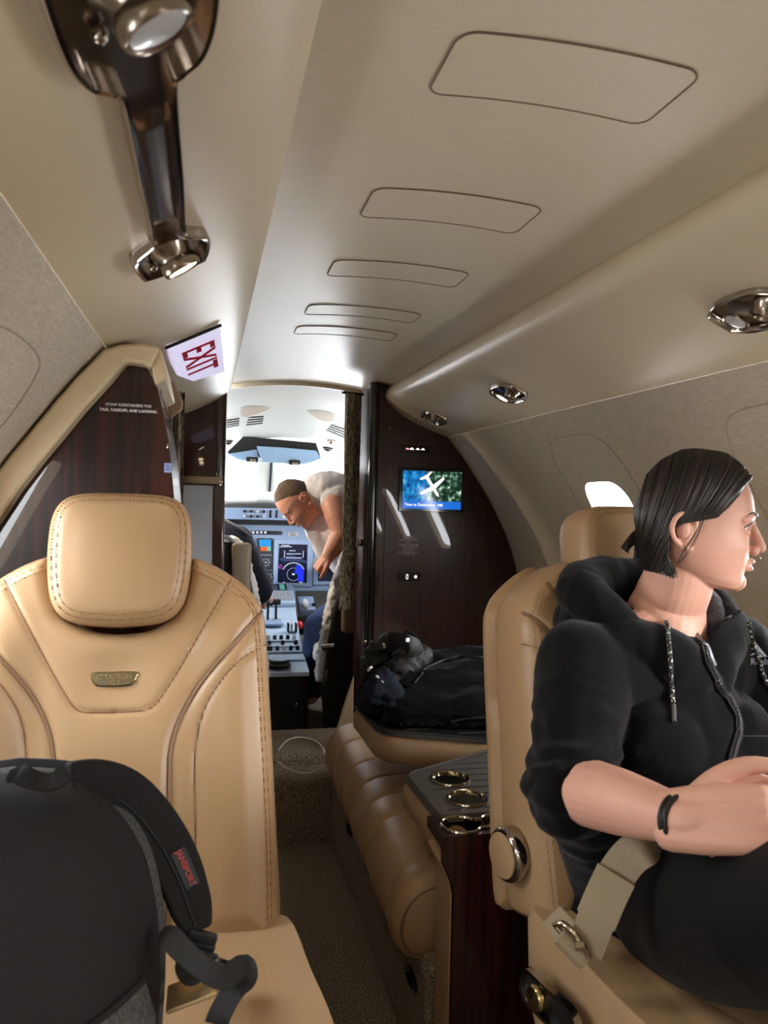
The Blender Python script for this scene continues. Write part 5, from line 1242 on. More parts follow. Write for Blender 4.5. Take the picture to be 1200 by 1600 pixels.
M['lips'] = mat('lip_pink', lin(190, 116, 108), .4, sss=.1)
M['hair'] = mat('dark_brown_hair', lin(26, 21, 19), .42, spec=.5, var=(60, lin(22, 18, 16), (1, 1, 1), .2))
M['hair2'] = mat('lighter_hair_strand', lin(44, 35, 30), .36, spec=.6)
M['hoodie'] = mat('black_fleece', lin(12, 12, 16), .92, sheen=.10, spec=.10, bump=(420, .35, (1, 1, 1)), var=(160, lin(9, 9, 12), (1, 1, 1), .2))
M['hood_lining'] = mat('charcoal_fleece_lining', lin(34, 35, 42), .95, sheen=.4, bump=(260, .8, (1, 1, 1)))
M['leggings'] = mat('black_leggings', lin(9, 9, 12), .65, spec=.18, sheen=.03, bump=(500, .2, (1, 1, 1)))
M['eye_white'] = mat('eye_white', lin(230, 226, 222), .15, coat=1); M['iris'] = mat('iris', lin(70, 52, 38), .15, coat=1)
def eye(H, sg, parent, look=(1, 0, 0)):
    c = H(.0668, sg * .0315, -.0005); q = MB(); q.ball(c, .0122, None, 20, 14); e = q.build('eye', M['eye_white'], parent)
    d = (H(*look) - H(0, 0, 0)).normalized(); Q = d.to_track_quat('Z', 'Y').to_matrix(); q = MB(); q.lathe([(.0058, .0108), (.0056, .0115), (0, .0124)], c, Q, 18); q.build('iris', M['iris'], e)
    return e
def mixed_body(parts_mb, fine_mb, name, label, cat, vox=.0042, fvox=.0018, matl=None):
    """figure as one mesh: coarse trunk and limbs, fine head and hands"""
    a = remeshed(parts_mb, vox, 3); b = remeshed(fine_mb, fvox, 2); m = MB(); mesh_to_mb(a, m); mesh_to_mb(b, m)
    bpy.data.meshes.remove(a); bpy.data.meshes.remove(b)
    o = m.build(name, matl, None, recalc=False, angle=180); return tag(o, label, cat)
# ------------------------------------------------ seated woman
HO = atd(1080, 817, 1.20); HFW = Vector((.83, -.55, -.03)); H = hframe(HO, HFW, Vector((0.02, -.03, 1)))
BF = Vector((math.sin(R(10)), -math.cos(R(10)), 0)); BL = Vector((math.cos(R(10)), math.sin(R(10)), 0))     # body forward; body left (photo right)
NB = HO + Vector((-.018, .035, -.175))          # base of the neck
def B(l, f, u): return NB + BL * l + BF * f + Vector((0, 0, u))
shR, shL = B(-.150, -.005, -.035), B(.150, -.005, -.035)
elR, wrR = atd(893, 1230, 1.075), atd(1064, 1281, .885)
elL = B(.235, .06, -.27); wrL = atd(1262, 1262, .86)
hipR, hipL = atd(1082, 1432, 1.08), B(.10, .02, -.43)
knR = atd(1330, 1418, .74); knL = atd(1420, 1440, .86)
ftR, ftL = knR + Vector((.02, -.05, -.45)), knL + Vector((.02, -.05, -.45))
fine = MB(); head_mb(fine, H); ear_mb(fine, H, -1); ear_mb(fine, H, 1)
fine.limb([H(-.012, 0, -.045), H(-.014, 0, -.09), NB + Vector((.006, -.004, .05)), NB + Vector((0, .004, .005)), NB + Vector((0, .01, -.045))], [.054, .053, .056, .068, .090], 28)
fine.limb([NB + BL * -.02 + BF * .0, NB + BL * -.075 + Vector((0, 0, -.012)), shR + Vector((0, 0, .0))], [.05, .042, .04], 20)
fine.limb([NB + BL * .02 + BF * .0, NB + BL * .075 + Vector((0, 0, -.012)), shL], [.05, .042, .04], 20)
fine.limb([B(-.045, .028, -.040), B(.0, .038, -.045), B(.045, .028, -.040)], [.040, .044, .040], 20)
# sterno-mastoid line and collar bones
fine.limb([B(-.012, .062, -.022), B(-.10, .035, -.008)], [.008, .008], 10); fine.limb([B(.012, .062, -.022), B(.10, .035, -.008)], [.008, .008], 10)
# right forearm and hand
def hand(mb, wr, dirv, palm_n, thumb_side, curl, sc=1.0, spread=.1):
    """palm, four unequal bent fingers, thumb from the side of the palm; palm_n points out of the palm"""
    D = dirv.normalized(); Nn = (palm_n - D * palm_n.dot(D)).normalized(); S = D.cross(Nn) * thumb_side
    X = lambda d, s, n: wr + (D * d + S * s + Nn * n) * sc
    for s, r in ((-.026, .0125), (-.009, .0135), (.009, .0135), (.025, .013)): mb.limb([X(-.012, s * .60, 0), X(.025, s * .80, -.001), X(.060, s * .95, -.002), X(.088, s, 0)], [r * 1.55 * sc, r * 1.42 * sc, r * 1.15 * sc, r * .90 * sc], 14)
    Ls = ((-.028, .060, .0078), (-.0095, .074, .0085), (.0095, .080, .0088), (.0275, .070, .0088))
    for i, (s, L, r) in enumerate(Ls):
        c = curl[i]; p = X(.086, s, 0); d = D.copy() + S * (s * spread * 4); d.normalize(); pts = [p]; a = 0
        for k, (fr_, bend) in enumerate(((.45, c), (.32, c * 1.15), (.23, c * .8))):
            a += bend; dd = d * math.cos(a) + Nn * math.sin(a); p = p + dd * L * fr_ * sc; pts.append(p)
        mb.limb(pts, [r * 1.05 * sc, r * sc, r * .92 * sc, r * .78 * sc], 12)
    t = [X(.012, .018, .003), X(.044, .046, .006), X(.076, .060, .010), X(.104, .060, .016)]
    mb.limb(t, [.0165 * sc, .0135 * sc, .0108 * sc, .0085 * sc], 14)
    return X
arm_d = (wrR - elR).normalized()
fine.limb([elR, elR.lerp(wrR, .22), elR.lerp(wrR, .5), elR.lerp(wrR, .8), wrR, wrR + (atd(1200, 1270, .835) - wrR).normalized() * .03, wrR + (atd(1200, 1272, .835) - wrR).normalized() * .06], [.040, .0445, .041, .033, .0262, .0215, .0150], 24)
hd = (atd(1200, 1278, .835) - wrR).normalized()
hand(fine, wrR, hd, Vector((.18, .78, -.55)), 1, (.75, .7, .62, .55))
fine.limb([elL, elL.lerp(wrL, .3), wrL], [.040, .044, .029], 24)
hand(fine, wrL, (atd(1190, 1275, .875) - wrL).normalized(), Vector((-.25, .6, -.75)), -1, (.6, .6, .55, .5))
coarse = MB()
coarse.limb([B(0, .0, -.06), B(0, .01, -.18), B(0, .015, -.32), B(0, .0, -.45)], [.085, .098, .098, .115], 28)
coarse.limb([shR, shR.lerp(elR, .5), elR], [.050, .044, .040], 20); coarse.limb([shL, shL.lerp(elL, .5), elL], [.050, .044, .040], 20)
for hp_, kn, ft in ((hipR, knR, ftR), (hipL, knL, ftL)):
    coarse.limb([hp_, hp_.lerp(kn, .5), kn], [.085, .078, .055], 24); coarse.limb([kn, kn.lerp(ft, .4), ft], [.052, .05, .036], 20); coarse.limb([ft, ft + BF * .17 + Vector((0, 0, -.02))], [.036, .028], 16)
woman = mixed_body(coarse, fine, 'person', 'seated woman in black hoodie and leggings looking out toward the right windows', 'person', .005, .0017, M['skin'])
# eyes, lips, brows
for sg in (-1, 1): eye(H, sg, woman, (1, .05, -.06))
q = MB(); q.limb([H(.0790, .021, -.0572), H(.0872, .010, -.0535), H(.0900, .003, -.0528), H(.0893, 0, -.0535), H(.0900, -.003, -.0528), H(.0872, -.010, -.0535), H(.0790, -.021, -.0572)], [.0018, .0032, .0036, .0035, .0036, .0032, .0018], 10)
q.limb([H(.0790, .019, -.0600), H(.0862, .009, -.0632), H(.0880, 0, -.0638), H(.0862, -.009, -.0632), H(.0790, -.019, -.0600)], [.0018, .0036, .0040, .0036, .0018], 10); q.build('lips', M['lips'], woman)
for sg in (-1, 1):
    q = MB(); P_ = smooth_path([H(.0890, sg * .012, .0155), H(.0880, sg * .022, .0195), H(.0815, sg * .036, .0210), H(.0720, sg * .048, .0150)], None, 5); q.tube(P_, [.0012 + .0022 * math.sin(PI * min(1, (i + 4) / len(P_))) for i in range(len(P_))], 8, flat=.6); q.build('eyebrow', M['hair'], woman)
    q = MB(); P_ = smooth_path([H(.0795, sg * .020, .0025), H(.0842, sg * .027, .0066), H(.0828, sg * .036, .0062), H(.0715, sg * .0465, -.0005)], None, 5); q.tube(P_, .0011, 6); q.build('eyelashes', M['hair'], woman)
q = MB(); q.tube([H(.1005, .0035, -.0435), H(.1020, .002, -.0470), H(.1005, -.002, -.0478), H(.0985, -.0035, -.0440)], .0007, 6); q.build('nose_ring', M['chrome'], woman)
# hair: shell over the skull plus combed strands
def hairline(z): return float(np.interp(z, [-.080, -.072, -.045, -.020, -.006, .004, .008, .013, .026, .045, .060, .072, .080, .107], [-.040, -.034, -.032, -.032, -.031, -.029, .012, .036, .050, .064, .072, .076, .12, .2]))
def scalp(f, z, off):
    F_, B_, W_ = head_dims(z); e = (F_ if f > 0 else B_); 
    t = min(1, abs(f) / (e + off)); return (W_ + off) * max(0, 1 - t ** 2.25) ** (1 / 2.25)
zs = np.linspace(.104, -.078, 60); n = 90; grid = []
m = MB()
def hair_off(f, z):
    d = hairline(z) - f; return .0135 * max(0, min(1, d / .018)) ** .6 - .004 + (.004 if z < -.02 else 0)
idx = {}
for i, z in enumerate(zs):
    F_, B_, W_ = head_dims(z)
    if z < -.03: B_ = B_ + (-.03 - z) * .25
    for k in range(n):
        a = 2 * PI * k / n; c, s = math.cos(a), math.sin(a); e = 2 / 2.25
        x0 = math.copysign(abs(c) ** e, c) * (F_ if c > 0 else B_); o_ = hair_off(x0, z)
        x = math.copysign(abs(c) ** e, c) * ((F_ if c > 0 else B_) + o_); y = math.copysign(abs(s) ** e, s) * (W_ + o_ + .0025 * noise.noise(Vector((x0 * 30, z * 8, s))))
        idx[i, k] = len(m.v); m.v.append(tuple(H(x, y, z + (o_ * .5 if z > .08 else 0))))
top_i = len(m.v); m.v.append(tuple(H(.0, 0, .1165)))
for i in range(len(zs) - 1):
    for k in range(n):
        a = 2 * PI * (k + .5) / n; c = math.cos(a); e = 2 / 2.25; zz = (zs[i] + zs[i + 1]) / 2; F_, B_, W_ = head_dims(zz); x0 = math.copysign(abs(c) ** e, c) * (F_ if c > 0 else B_)
        if x0 < hairline(zz) + .004: m.f.append((idx[i, k], idx[i, (k + 1) % n], idx[i + 1, (k + 1) % n], idx[i + 1, k])); m.m.append(0)
for k in range(n): m.f.append((idx[0, (k + 1) % n], idx[0, k], top_i)); m.m.append(0)
m.build('hair', M['hair'], woman, angle=180)
def bez(a, b, c, t): return a * (1 - t) ** 2 + b * 2 * t * (1 - t) + c * t * t
q1, q2 = MB(), MB()
for sg in (-1, 1):
    for i in range(430 if sg < 0 else 140):
        u = random.random(); f0 = .080 - .150 * u; z0 = float(np.interp(f0, [-.08, -.05, -.02, 0, .04, .06, .082], [.058, .088, .103, .106, .101, .089, .068]))
        f1 = -.020 - .055 * min(1, u * 1.25) + random.gauss(0, .004); z1 = -.070 - .012 * random.random() + .012 * u
        fm_, zm = (.052 - .135 * u), .030 - .01 * u; 
        pts = []; ok = True; lift = random.uniform(.011, .0155)
        for t in np.linspace(0, 1, 13):
            f = bez(f0, fm_, f1, t); z = bez(z0, zm + (.03 if u < .3 else 0) * (1 - u), z1, t); lim = hairline(max(z, -.07)) + .001
            if z > -.068 and f > lim: f = lim
            l = scalp(f, max(z, -.052), lift); pts.append(H(f, sg * (l + .002 * t), z + .0080 * min(1, max(0, (z - .055) / .045))))
        rr = random.uniform(.0010, .0021); (q1 if random.random() < .72 else q2).tube(pts, [rr] * 11 + [rr * .7, rr * .25], 5, cap=False)
q1.build('hair_strands', M['hair'], woman, angle=180); q2.build('hair_strands', M['hair2'], woman, angle=180)
q = MB()
for i in range(4):
    j = random.gauss(0, .002); q.tube(smooth_path([H(.014 + j, -.084, .014), H(.008 + j, -.084, -.008), H(.000 + j * 2, -.083, -.026), H(-.010 + j * 2, -.080, -.046), H(-.018, -.078, -.060)], None, 4), .0007, 4, cap=False)
q.build('loose_strands', M['hair2'], woman, angle=180)
q = MB()
for i in range(8):
    q.tube(smooth_path([H(-.078, -.02, -.035 + .003 * i), H(-.088, -.026, -.045 + .003 * i), H(-.090 - .0015 * i, -.032, -.052 + .001 * i)], None, 4), .0014, 4, cap=False)
q.build('hair_tail', M['hair2'], woman, angle=180)
# hoodie
hm = MB()
hm.limb([B(0, -.005, -.085), B(0, .010, -.19), B(0, .020, -.31), B(0, .015, -.44)], [.105, .128, .128, .150], 32)
hm.limb([B(-.10, -.005, -.060), B(0, .0, -.065), B(.10, -.005, -.060)], [.075, .085, .075], 24)
for sg in (-1, 1):
    hm.limb([B(sg * .10, .02, .0), B(sg * .055, .055, -.022), B(sg * .014, .072, -.055)], [.040, .037, .034], 20); hm.limb([B(sg * .05, -.02, -.02), B(sg * .15, -.008, -.044)], [.062, .064], 24)
hm.limb([B(-.065, .055, -.165), B(-.055, .065, -.22)], [.080, .075], 24); hm.limb([B(.065, .055, -.165), B(.055, .065, -.22)], [.080, .075], 24)
def sleeve(sh, el, cuff):
    a = smooth_path([sh, sh.lerp(el, .35) + BL * 0, sh.lerp(el, .75), el, el.lerp(cuff, .5), cuff], [.068, .064, .060, .061, .058, .052], 10); P_, R_ = a
    N_ = len(P_); R2 = []
    for i, r in enumerate(R_):
        t = i / (N_ - 1); k = max(0, (t - .42) / .58); R2.append(r + .0055 * k * math.sin(i * 2.1) + .003 * k * math.sin(i * 1.27 + 1))
    hm.tube(P_, R2, 28)
    hm.ball(P_[0], R2[0] * .99, None, 20, 12); return P_
sleeve(shR + Vector((0, 0, -.012)), elR + Vector((0, 0, .0)), elR.lerp(wrR, .16)); sleeve(shL + Vector((0, 0, -.012)), elL, elL.lerp(wrL, .35))
hm.limb([elR + Vector((.02, .03, -.02)), B(-.09, .0, -.36)], [.045, .07], 20)
fb1 = folds(5.5, .0075, (1.6, 1.6, 1), 2)
axis_pts = (shR, elR)
def hoodie_disp(co, no):
    d = fb1(co, no) * 1.25
    el = np.array(elR); dist = np.sqrt(((co - el) ** 2).sum(1)); k = np.clip(1 - dist / .17, 0, 1)
    w = np.array([math.sin(p[2] * 190 + 5 * noise.noise(Vector(p) * 14)) for p in co]); return d + .0050 * k * w
me = remeshed(hm, .0055, 4, hoodie_disp)
hood_o = link('hoodie', me, woman); me.materials.append(M['hoodie'])
# open V neck: remove the cloth above the neckline in front of the throat
vn = atd(1095, 993, 1.10)
bm = bmesh.new(); bm.from_mesh(me); kill = []
def bl(p): d = p - NB; return d.dot(BL), d.dot(BF), d.z
def to_px(p):
    q = _cm.inverted() @ p; return 600 + 1200 * q.x / -q.z, 800 - 1200 * q.y / -q.z
VP_ = np.array([(1000, 860), (1022, 908), (1045, 934), (1068, 956), (1084, 980), (1098, 1002), (1112, 984), (1130, 968), (1152, 955), (1160, 930), (1172, 860)], float)
px_ = np.array([to_px(v.co) for v in bm.verts]); ins = inside(px_, VP_)
for v, q_ in zip(bm.verts, ins):
    l, f, u = bl(v.co)
    if (q_ and f > -.06 and u > -.12) or (abs(l) < .050 and u > .0 and -.08 < f < .015): kill.append(v)
bmesh.ops.delete(bm, geom=kill, context='VERTS'); bm.to_mesh(me); bm.free()
me.polygons.foreach_set('use_smooth', [True] * len(me.polygons)); me.update()
# hood: thick roll lying round the neck, opening at the front
hr = MB()
ring = [B(-.040, .070, -.045), B(-.064, .052, -.014), B(-.098, .022, .014), B(-.118, -.020, .040), B(-.112, -.070, .058), B(-.07, -.105, .066), B(0, -.118, .068), B(.06, -.105, .060), B(.098, -.070, .050), B(.108, -.015, .034), B(.094, .030, .012), B(.070, .058, -.012), B(.050, .072, -.040)]
hr.limb(ring, [.006, .014, .024, .033, .038, .040, .040, .040, .038, .034, .027, .019, .009], 20)
hr.limb([B(-.105, -.05, .005), B(-.06, -.12, .0), B(.06, -.12, .0), B(.105, -.05, .005)], [.045, .05, .05, .045], 20)
me = remeshed(hr, .005, 3, folds(9, .005, (2, 2, 1), 4)); hd_ = link('hood', me, hood_o); me.materials.append(M['hoodie'])
hi = MB(); P_ = smooth_path(ring, None, 5); q = MB()
hi.limb([p + (NB + Vector((0, -.0, p.z - NB.z)) - p).normalized() * .020 + Vector((0, 0, .012)) for p in ring[7:-1]], [.020, .026, .026, .023, .019, .013], 14)  # lining on the lit side only, shaping in the other side's shade
me = remeshed(hi, .005, 2, folds(30, .002, (1, 1, 1), 6)); link('hood_lining', me, hood_o); me.materials.append(M['hood_lining'])
def bvh_multi(os):
    V_, F_ = [], []
    for o in os:
        b = len(V_); V_ += [v.co.copy() for v in o.data.vertices]; F_ += [tuple(b + i for i in p.vertices) for p in o.data.polygons]
    return BVHTree.FromPolygons(V_, F_)
bh = bvh_multi([hood_o, hd_])
def on(pts, lift, k=6, px=True):
    out = []
    P2 = [(p.x, p.y) for p in smooth_path([(a, b, 0) for a, b in pts], None, k)]
    for a, b in P2:
        h, nn = surf(bh, a, b, lift)
        if h is not None: out.append((h, nn))
    return out
def strip(name, pts, w, t, matl, parent, lift=.002, k=6):
    s = on(pts, lift, k)
    if len(s) < 3: return None
    P_ = [a for a, _ in s]; 
    P_ = [P_[0]] + [(P_[i - 1] + P_[i] * 2 + P_[i + 1]) / 4 for i in range(1, len(P_) - 1)] + [P_[-1]]
    q = MB(); q.ribbon(P_, w, t, [n_ for _, n_ in s]); return q.build(name, matl, parent)
M['zip'] = mat('grey_zip_teeth', lin(120, 120, 126), .35, metal=.7)
zl = [(1096, 1004), (1102, 1030), (1116, 1056), (1134, 1082), (1147, 1110), (1153, 1140), (1146, 1165), (1141, 1190), (1146, 1215), (1148, 1228)]
zt = strip('zip_tape', zl, .017, .003, M['leggings'], hood_o, .003)
s = on(zl, .0062, 9); q = MB()
for i in range(1, len(s)):
    a, nn = s[i]; t = (s[i][0] - s[i - 1][0]); 
    if t.length < 1e-5: continue
    t.normalize(); x = t.cross(nn).normalized()
    q.tube([a - x * .0026, a + x * .0026], .0009, 5)
q.build('zip_teeth', M['zip'], zt or hood_o)
for pts in ([(1064, 958), (1072, 972), (1083, 986), (1094, 1002)], [(1140, 966), (1125, 973), (1110, 986), (1098, 1002)]):
    s = on(pts, .004, 9); q = MB()
    for a, nn in s: q.ball(a, .0020, None, 8, 6)
    if q.v: q.build('zip_teeth', M['zip'], hood_o)
p, nn = surf(bh, 1100, 1020, .008)
if p: 
    s = on([(1099, 1012), (1104, 1030), (1110, 1042)], .008, 3); q = MB(); q.ribbon([a for a, _ in s], .008, .003, [b for _, b in s]); q.build('zip_pull', M['zip'], hood_o)
def cord_mat():
    m = mat('speckled_cord', lin(16, 16, 18), .7, var=(300, lin(235, 235, 230), (1, 1, 1), .04))
    for nd in m.node_tree.nodes:
        if nd.type == 'VALTORGB': nd.color_ramp.elements[0].position = .57; nd.color_ramp.elements[1].position = .61
    return m
M['cord'] = cord_mat()
for pts, tip in (([(1027, 942), (1036, 960), (1042, 985), (1046, 1020), (1049, 1060), (1051, 1106)], (1051, 1129)), ([(1166, 974), (1170, 995), (1178, 1020), (1188, 1048), (1197, 1068), (1206, 1084)], None)):
    s = on(pts, .0045, 5); q = MB(); P_ = [a for a, _ in s]
    if len(P_) > 3:
        q.tube(P_, .0032, 8); c = q.build('drawstring', M['cord'], hood_o)
        if tip:
            h, nn = surf(bh, *tip, .0045)
            if h: q = MB(); q.tube([P_[-1], h], .0034, 8); q.build('cord_tip', M['zip'], c)
M['print'] = mat('grey_print', lin(150, 154, 166), .7)
def onpx(x, y, h, lift=.0015):
    r, nn = surf(bh, x, y, lift); return r
q = MB()
for pts in ([(1172, 1014), (1179, 1003), (1186, 1012), (1198, 1026), (1193, 1026), (1185, 1018)], [(1170, 1024), (1180, 1018), (1192, 1026), (1186, 1027), (1179, 1023)]):
    v = [onpx(*p, 0) for p in pts]
    if all(v): q.add(v, [tuple(range(len(v)))])
if q.v: q.build('chest_emblem', M['print'], hood_o, smooth=False)
try:
    t = text_mb('Reebok', 14, lambda x, y, h: (onpx(1171 + x, 1034 - y, 0, .0018) or Vector((0, 0, 0))), .01, align='LEFT', bold=.3); 
    if all(Vector(v).length > .1 for v in t.v): t.build('chest_lettering', M['print'], hood_o, smooth=False)
except Exception as e: print('logo', e)
s = strip('pocket_seam', [(1160, 1150), (1180, 1150), (1205, 1150)], .0018, .001, M['hood_lining'], hood_o, .001)
# leggings
lm = MB()
for hp_, kn, ft in ((hipR, knR, ftR), (hipL, knL, ftL)):
    lm.limb([hp_ + Vector((0, .03, 0)), hp_.lerp(kn, .3), hp_.lerp(kn, .65), kn], [.098, .100, .090, .064], 30); lm.limb([kn, kn.lerp(ft, .4), kn.lerp(ft, .92)], [.062, .058, .042], 24)
lm.limb([B(-.03, .02, -.45), B(.10, .02, -.45)], [.10, .11], 24)
me = remeshed(lm, .006, 4, folds(5, .0035, (1, 1, 1), 11)); lg = link('leggings', me, woman); me.materials.append(M['leggings'])
for kn, ft in ((knR, ftR), (knL, ftL)):
    q = MB(); q.limb([ft + Vector((0, .02, -.005)), ft + BF * .08 + Vector((0, 0, -.02)), ft + BF * .19 + Vector((0, 0, -.03))], [.043, .042, .034], 16); q.build('shoe', M['black'], woman)
# wrist band and ring
for d_ in (-.004, .003):
    q = MB(); c = wrR + arm_d * d_; Q = arm_d.to_track_quat('Z', 'Y').to_matrix(); q.lathe([(.0285, -.003), (.0300, -.0015), (.0300, .0015), (.0285, .003)], c, Q, 36); q.build('hair_tie', M['black'], woman)
# lap belt across the thigh
blt = empty('lap_belt', (.20, 1.02, .56), 'tan lap belt with metal buckle across the seated woman', 'seat belt')
bl2 = bvh_multi([lg, hood_o])
def onb(pts, lift, bv, k=5):
    out = []
    for p in smooth_path([(a, b, 0) for a, b in pts], None, k):
        h, nn = surf(bv, p.x, p.y, lift)
        if h is not None: out.append((h, nn))
    return out
bl3 = bvh_of(lg)
s = onb([(1085, 1326), (1060, 1324), (1035, 1326)], .010, bl3, 2)
fc = Vector((-.50, -.80, .30))
P_ = smooth_path([a + Vector((0, 0, .006)) for a, _ in s[::2]] + [atd(1008, 1322, .985), atd(985, 1338, .985), atd(965, 1364, .985), atd(946, 1402, .985), atd(928, 1446, .982), atd(913, 1486, .98)], None, 4)
q = MB(); q.ribbon(P_, .048, .0028, [fc] * len(P_)); q.build('webbing', M['belt'], blt)
P3 = smooth_path([atd(963, 1366, .975), atd(946, 1402, .975), atd(931, 1438, .973)], None, 5); q = MB(); q.ribbon(P3, .052, .0045, [fc] * len(P3)); fw = q.build('folded_webbing', M['belt'], blt)
q = MB(); q.tube([atd(874, 1460, .985), atd(894, 1480, .98), atd(914, 1502, .975)], [.0125, .0130, .0125], 16); q.build('buckle_sleeve', M['belt'], blt)
q = MB(); q.tube(smooth_path([atd(866, 1444, .99), atd(880, 1444, .98), atd(897, 1458, .972), atd(912, 1478, .968), atd(919, 1494, .968)], None, 5), .0042, 10); q.tube([atd(868, 1446, .99), atd(882, 1462, .982)], .0035, 8); q.tube([atd(898, 1478, .966), atd(912, 1476, .966)], .006, 10); q.build('buckle', M['gold_chrome'], blt)
P4 = smooth_path([atd(862, 1430, 1.08), atd(875, 1445, 1.04), atd(890, 1462, 1.01)], None, 5); q = MB(); q.ribbon(P4, .036, .003, [Vector((-.5, -.6, .6))] * len(P4)); q.build('anchor_webbing', M['belt'], blt)
# ------------------------------------------------ man leaning over the right cockpit seat
MO = at(468, 782, Y=3.60); mf_ = Vector((-.60, -.10, -.78)); mu = Vector((-.55, .05, .62)); S_ = 1.12
Hm0 = hframe(MO, mf_, mu); Hm = lambda f, l, u: Hm0(f * S_, l * S_, u * S_)
fine = MB(); head_mb(fine, Hm); ear_mb(fine, Hm, 1); ear_mb(fine, Hm, -1)
nb = at(500, 778, Y=3.62); fine.limb([Hm(-.02, 0, -.04), Hm(-.045, 0, -.09), nb], [.060, .062, .066], 24)
sL = at(523, 788, Y=3.50); eL = at(537, 830, Y=3.46); wL = at(514, 868, Y=3.46)
fine.limb([sL, sL.lerp(eL, .45), eL], [.060, .064, .054], 24); fine.limb([eL, eL.lerp(wL, .4), wL], [.052, .048, .033], 20)
hand(fine, wL, Vector((-.55, .05, -.62)), Vector((.75, .35, -.6)), 1, (1.55, 1.55, 1.5, 1.45), .92)
sR = sL + Vector((.05, .34, .02)); eR = sR + Vector((.14, .10, -.24)); wR_ = eR + Vector((.10, .10, -.16))
fine.limb([sR, sR.lerp(eR, .5), eR, eR.lerp(wR_, .5), wR_], [.062, .056, .05, .046, .033], 20); hand(fine, wR_, Vector((-.2, .5, -.8)), Vector((.3, -.3, -.8)), -1, (.5, .5, .5, .5), 1.05)
coarse = MB(); pel = Vector((.50, 3.78, .70)); chest = nb.lerp(pel, .35) + Vector((0, 0, .03))
coarse.limb([nb + Vector((.04, .04, -.02)), chest, pel], [.10, .15, .15], 28); coarse.limb([sL, nb + Vector((.05, .05, -.01)), sR], [.06, .09, .06], 20)
legs = ((pel + Vector((0, -.09, 0)), Vector((.17, 3.80, .52)), Vector((.16, 3.98, .13))), (pel + Vector((.02, .10, 0)), Vector((.24, 4.02, .52)), Vector((.22, 4.20, .13))))
for a, b, c in legs: coarse.limb([a, b], [.09, .065], 20); coarse.limb([b, c], [.062, .042], 18); coarse.limb([c, c + Vector((-.14, .04, -.03))], [.04, .03], 12)
M['skin2'] = mat('ruddy_skin', lin(218, 164, 144), .5, sss=.1, var=(16, lin(208, 146, 126), (1, 1, 1), .25))
man = mixed_body(coarse, fine, 'person', 'short-haired man in white T-shirt bending over the right cockpit seat', 'person', .007, .0030, M['skin2'])
for sg in (-1, 1): eye(Hm, sg, man)
q = MB(); zs = np.linspace(.104, -.055, 40); n = 60; idx = {}
def mh(z): return float(np.interp(z, [-.06, -.03, -.012, .0, .012, .03, .05, .062, .07, .08, .107], [-.06, -.045, -.03, -.010, -.002, .014, .040, .062, .074, .12, .2]))
for i, z in enumerate(zs):
    F_, B_, W_ = head_dims(z)
    for k in range(n):
        a = 2 * PI * k / n; c, s = math.cos(a), math.sin(a); e = 2 / 2.25; x0 = math.copysign(abs(c) ** e, c) * (F_ if c > 0 else B_); d = max(0, min(1, (mh(z) - x0) / .015)); o_ = .0055 * d - .0035
        idx[i, k] = len(q.v); q.v.append(tuple(Hm(math.copysign(abs(c) ** e, c) * ((F_ if c > 0 else B_) + o_), math.copysign(abs(s) ** e, s) * (W_ + o_), z + (o_ if z > .09 else 0))))
ti = len(q.v); q.v.append(tuple(Hm(0, 0, .113)))
for i in range(len(zs) - 1):
    for k in range(n):
        c = math.cos(2 * PI * (k + .5) / n); e = 2 / 2.25; zz = (zs[i] + zs[i + 1]) / 2; F_, B_, W_ = head_dims(zz); x0 = math.copysign(abs(c) ** e, c) * (F_ if c > 0 else B_)
        if x0 < mh(zz) + .003: q.f.append((idx[i, k], idx[i, (k + 1) % n], idx[i + 1, (k + 1) % n], idx[i + 1, k])); q.m.append(0)
for k in range(n): q.f.append((idx[0, (k + 1) % n], idx[0, k], ti)); q.m.append(0)
q.build('hair', mat('short_brown_hair', lin(98, 80, 66), .85, bump=(600, .8, (1, 1, 1)), var=(80, lin(74, 60, 50), (1, 1, 1), .2)), man, angle=180)
sm = MB(); sm.limb([nb + Vector((.015, .02, -.015)), nb + Vector((.06, .05, -.02)), chest, pel + Vector((0, 0, .03))], [.082, .125, .170, .165], 30)
sm.limb([sL + Vector((.01, .045, .022)), nb + Vector((.05, .05, 0)), sR], [.082, .10, .080], 24); sm.limb([at(488, 772, Y=3.60), at(512, 764, Y=3.575), at(548, 772, Y=3.60)], [.072, .080, .085], 24); sm.limb([sR, sR.lerp(eR, .35)], [.08, .074], 24)
# front of the shirt hanging down from the neck
sm.limb([at(487, 792, Y=3.62), at(496, 825, Y=3.62), at(510, 862, Y=3.64)], [.045, .055, .050], 20); sm.limb([at(500, 800, Y=3.66), at(520, 840, Y=3.68), at(535, 860, Y=3.70)], [.08, .09, .08], 20)
me = remeshed(sm, .007, 4, folds(9, .010, (1.5, 1.5, 1), 3)); link('tshirt', me, man); me.materials.append(mat('white_cotton', lin(226, 226, 230), .9))
jm = MB()
for a, b, c in legs: jm.limb([a, b], [.105, .080], 20); jm.limb([b, c + Vector((0, 0, .04))], [.078, .062], 18)
jm.limb([pel + Vector((0, -.08, 0)), pel + Vector((0, .1, 0))], [.125, .125], 20)
me = remeshed(jm, .008, 3, folds(12, .006, (1, 1, 1), 8)); link('jeans', me, man); me.materials.append(mat('blue_denim', lin(62, 84, 130), .9, var=(200, lin(44, 60, 100), (1, 1, 1), .2)))
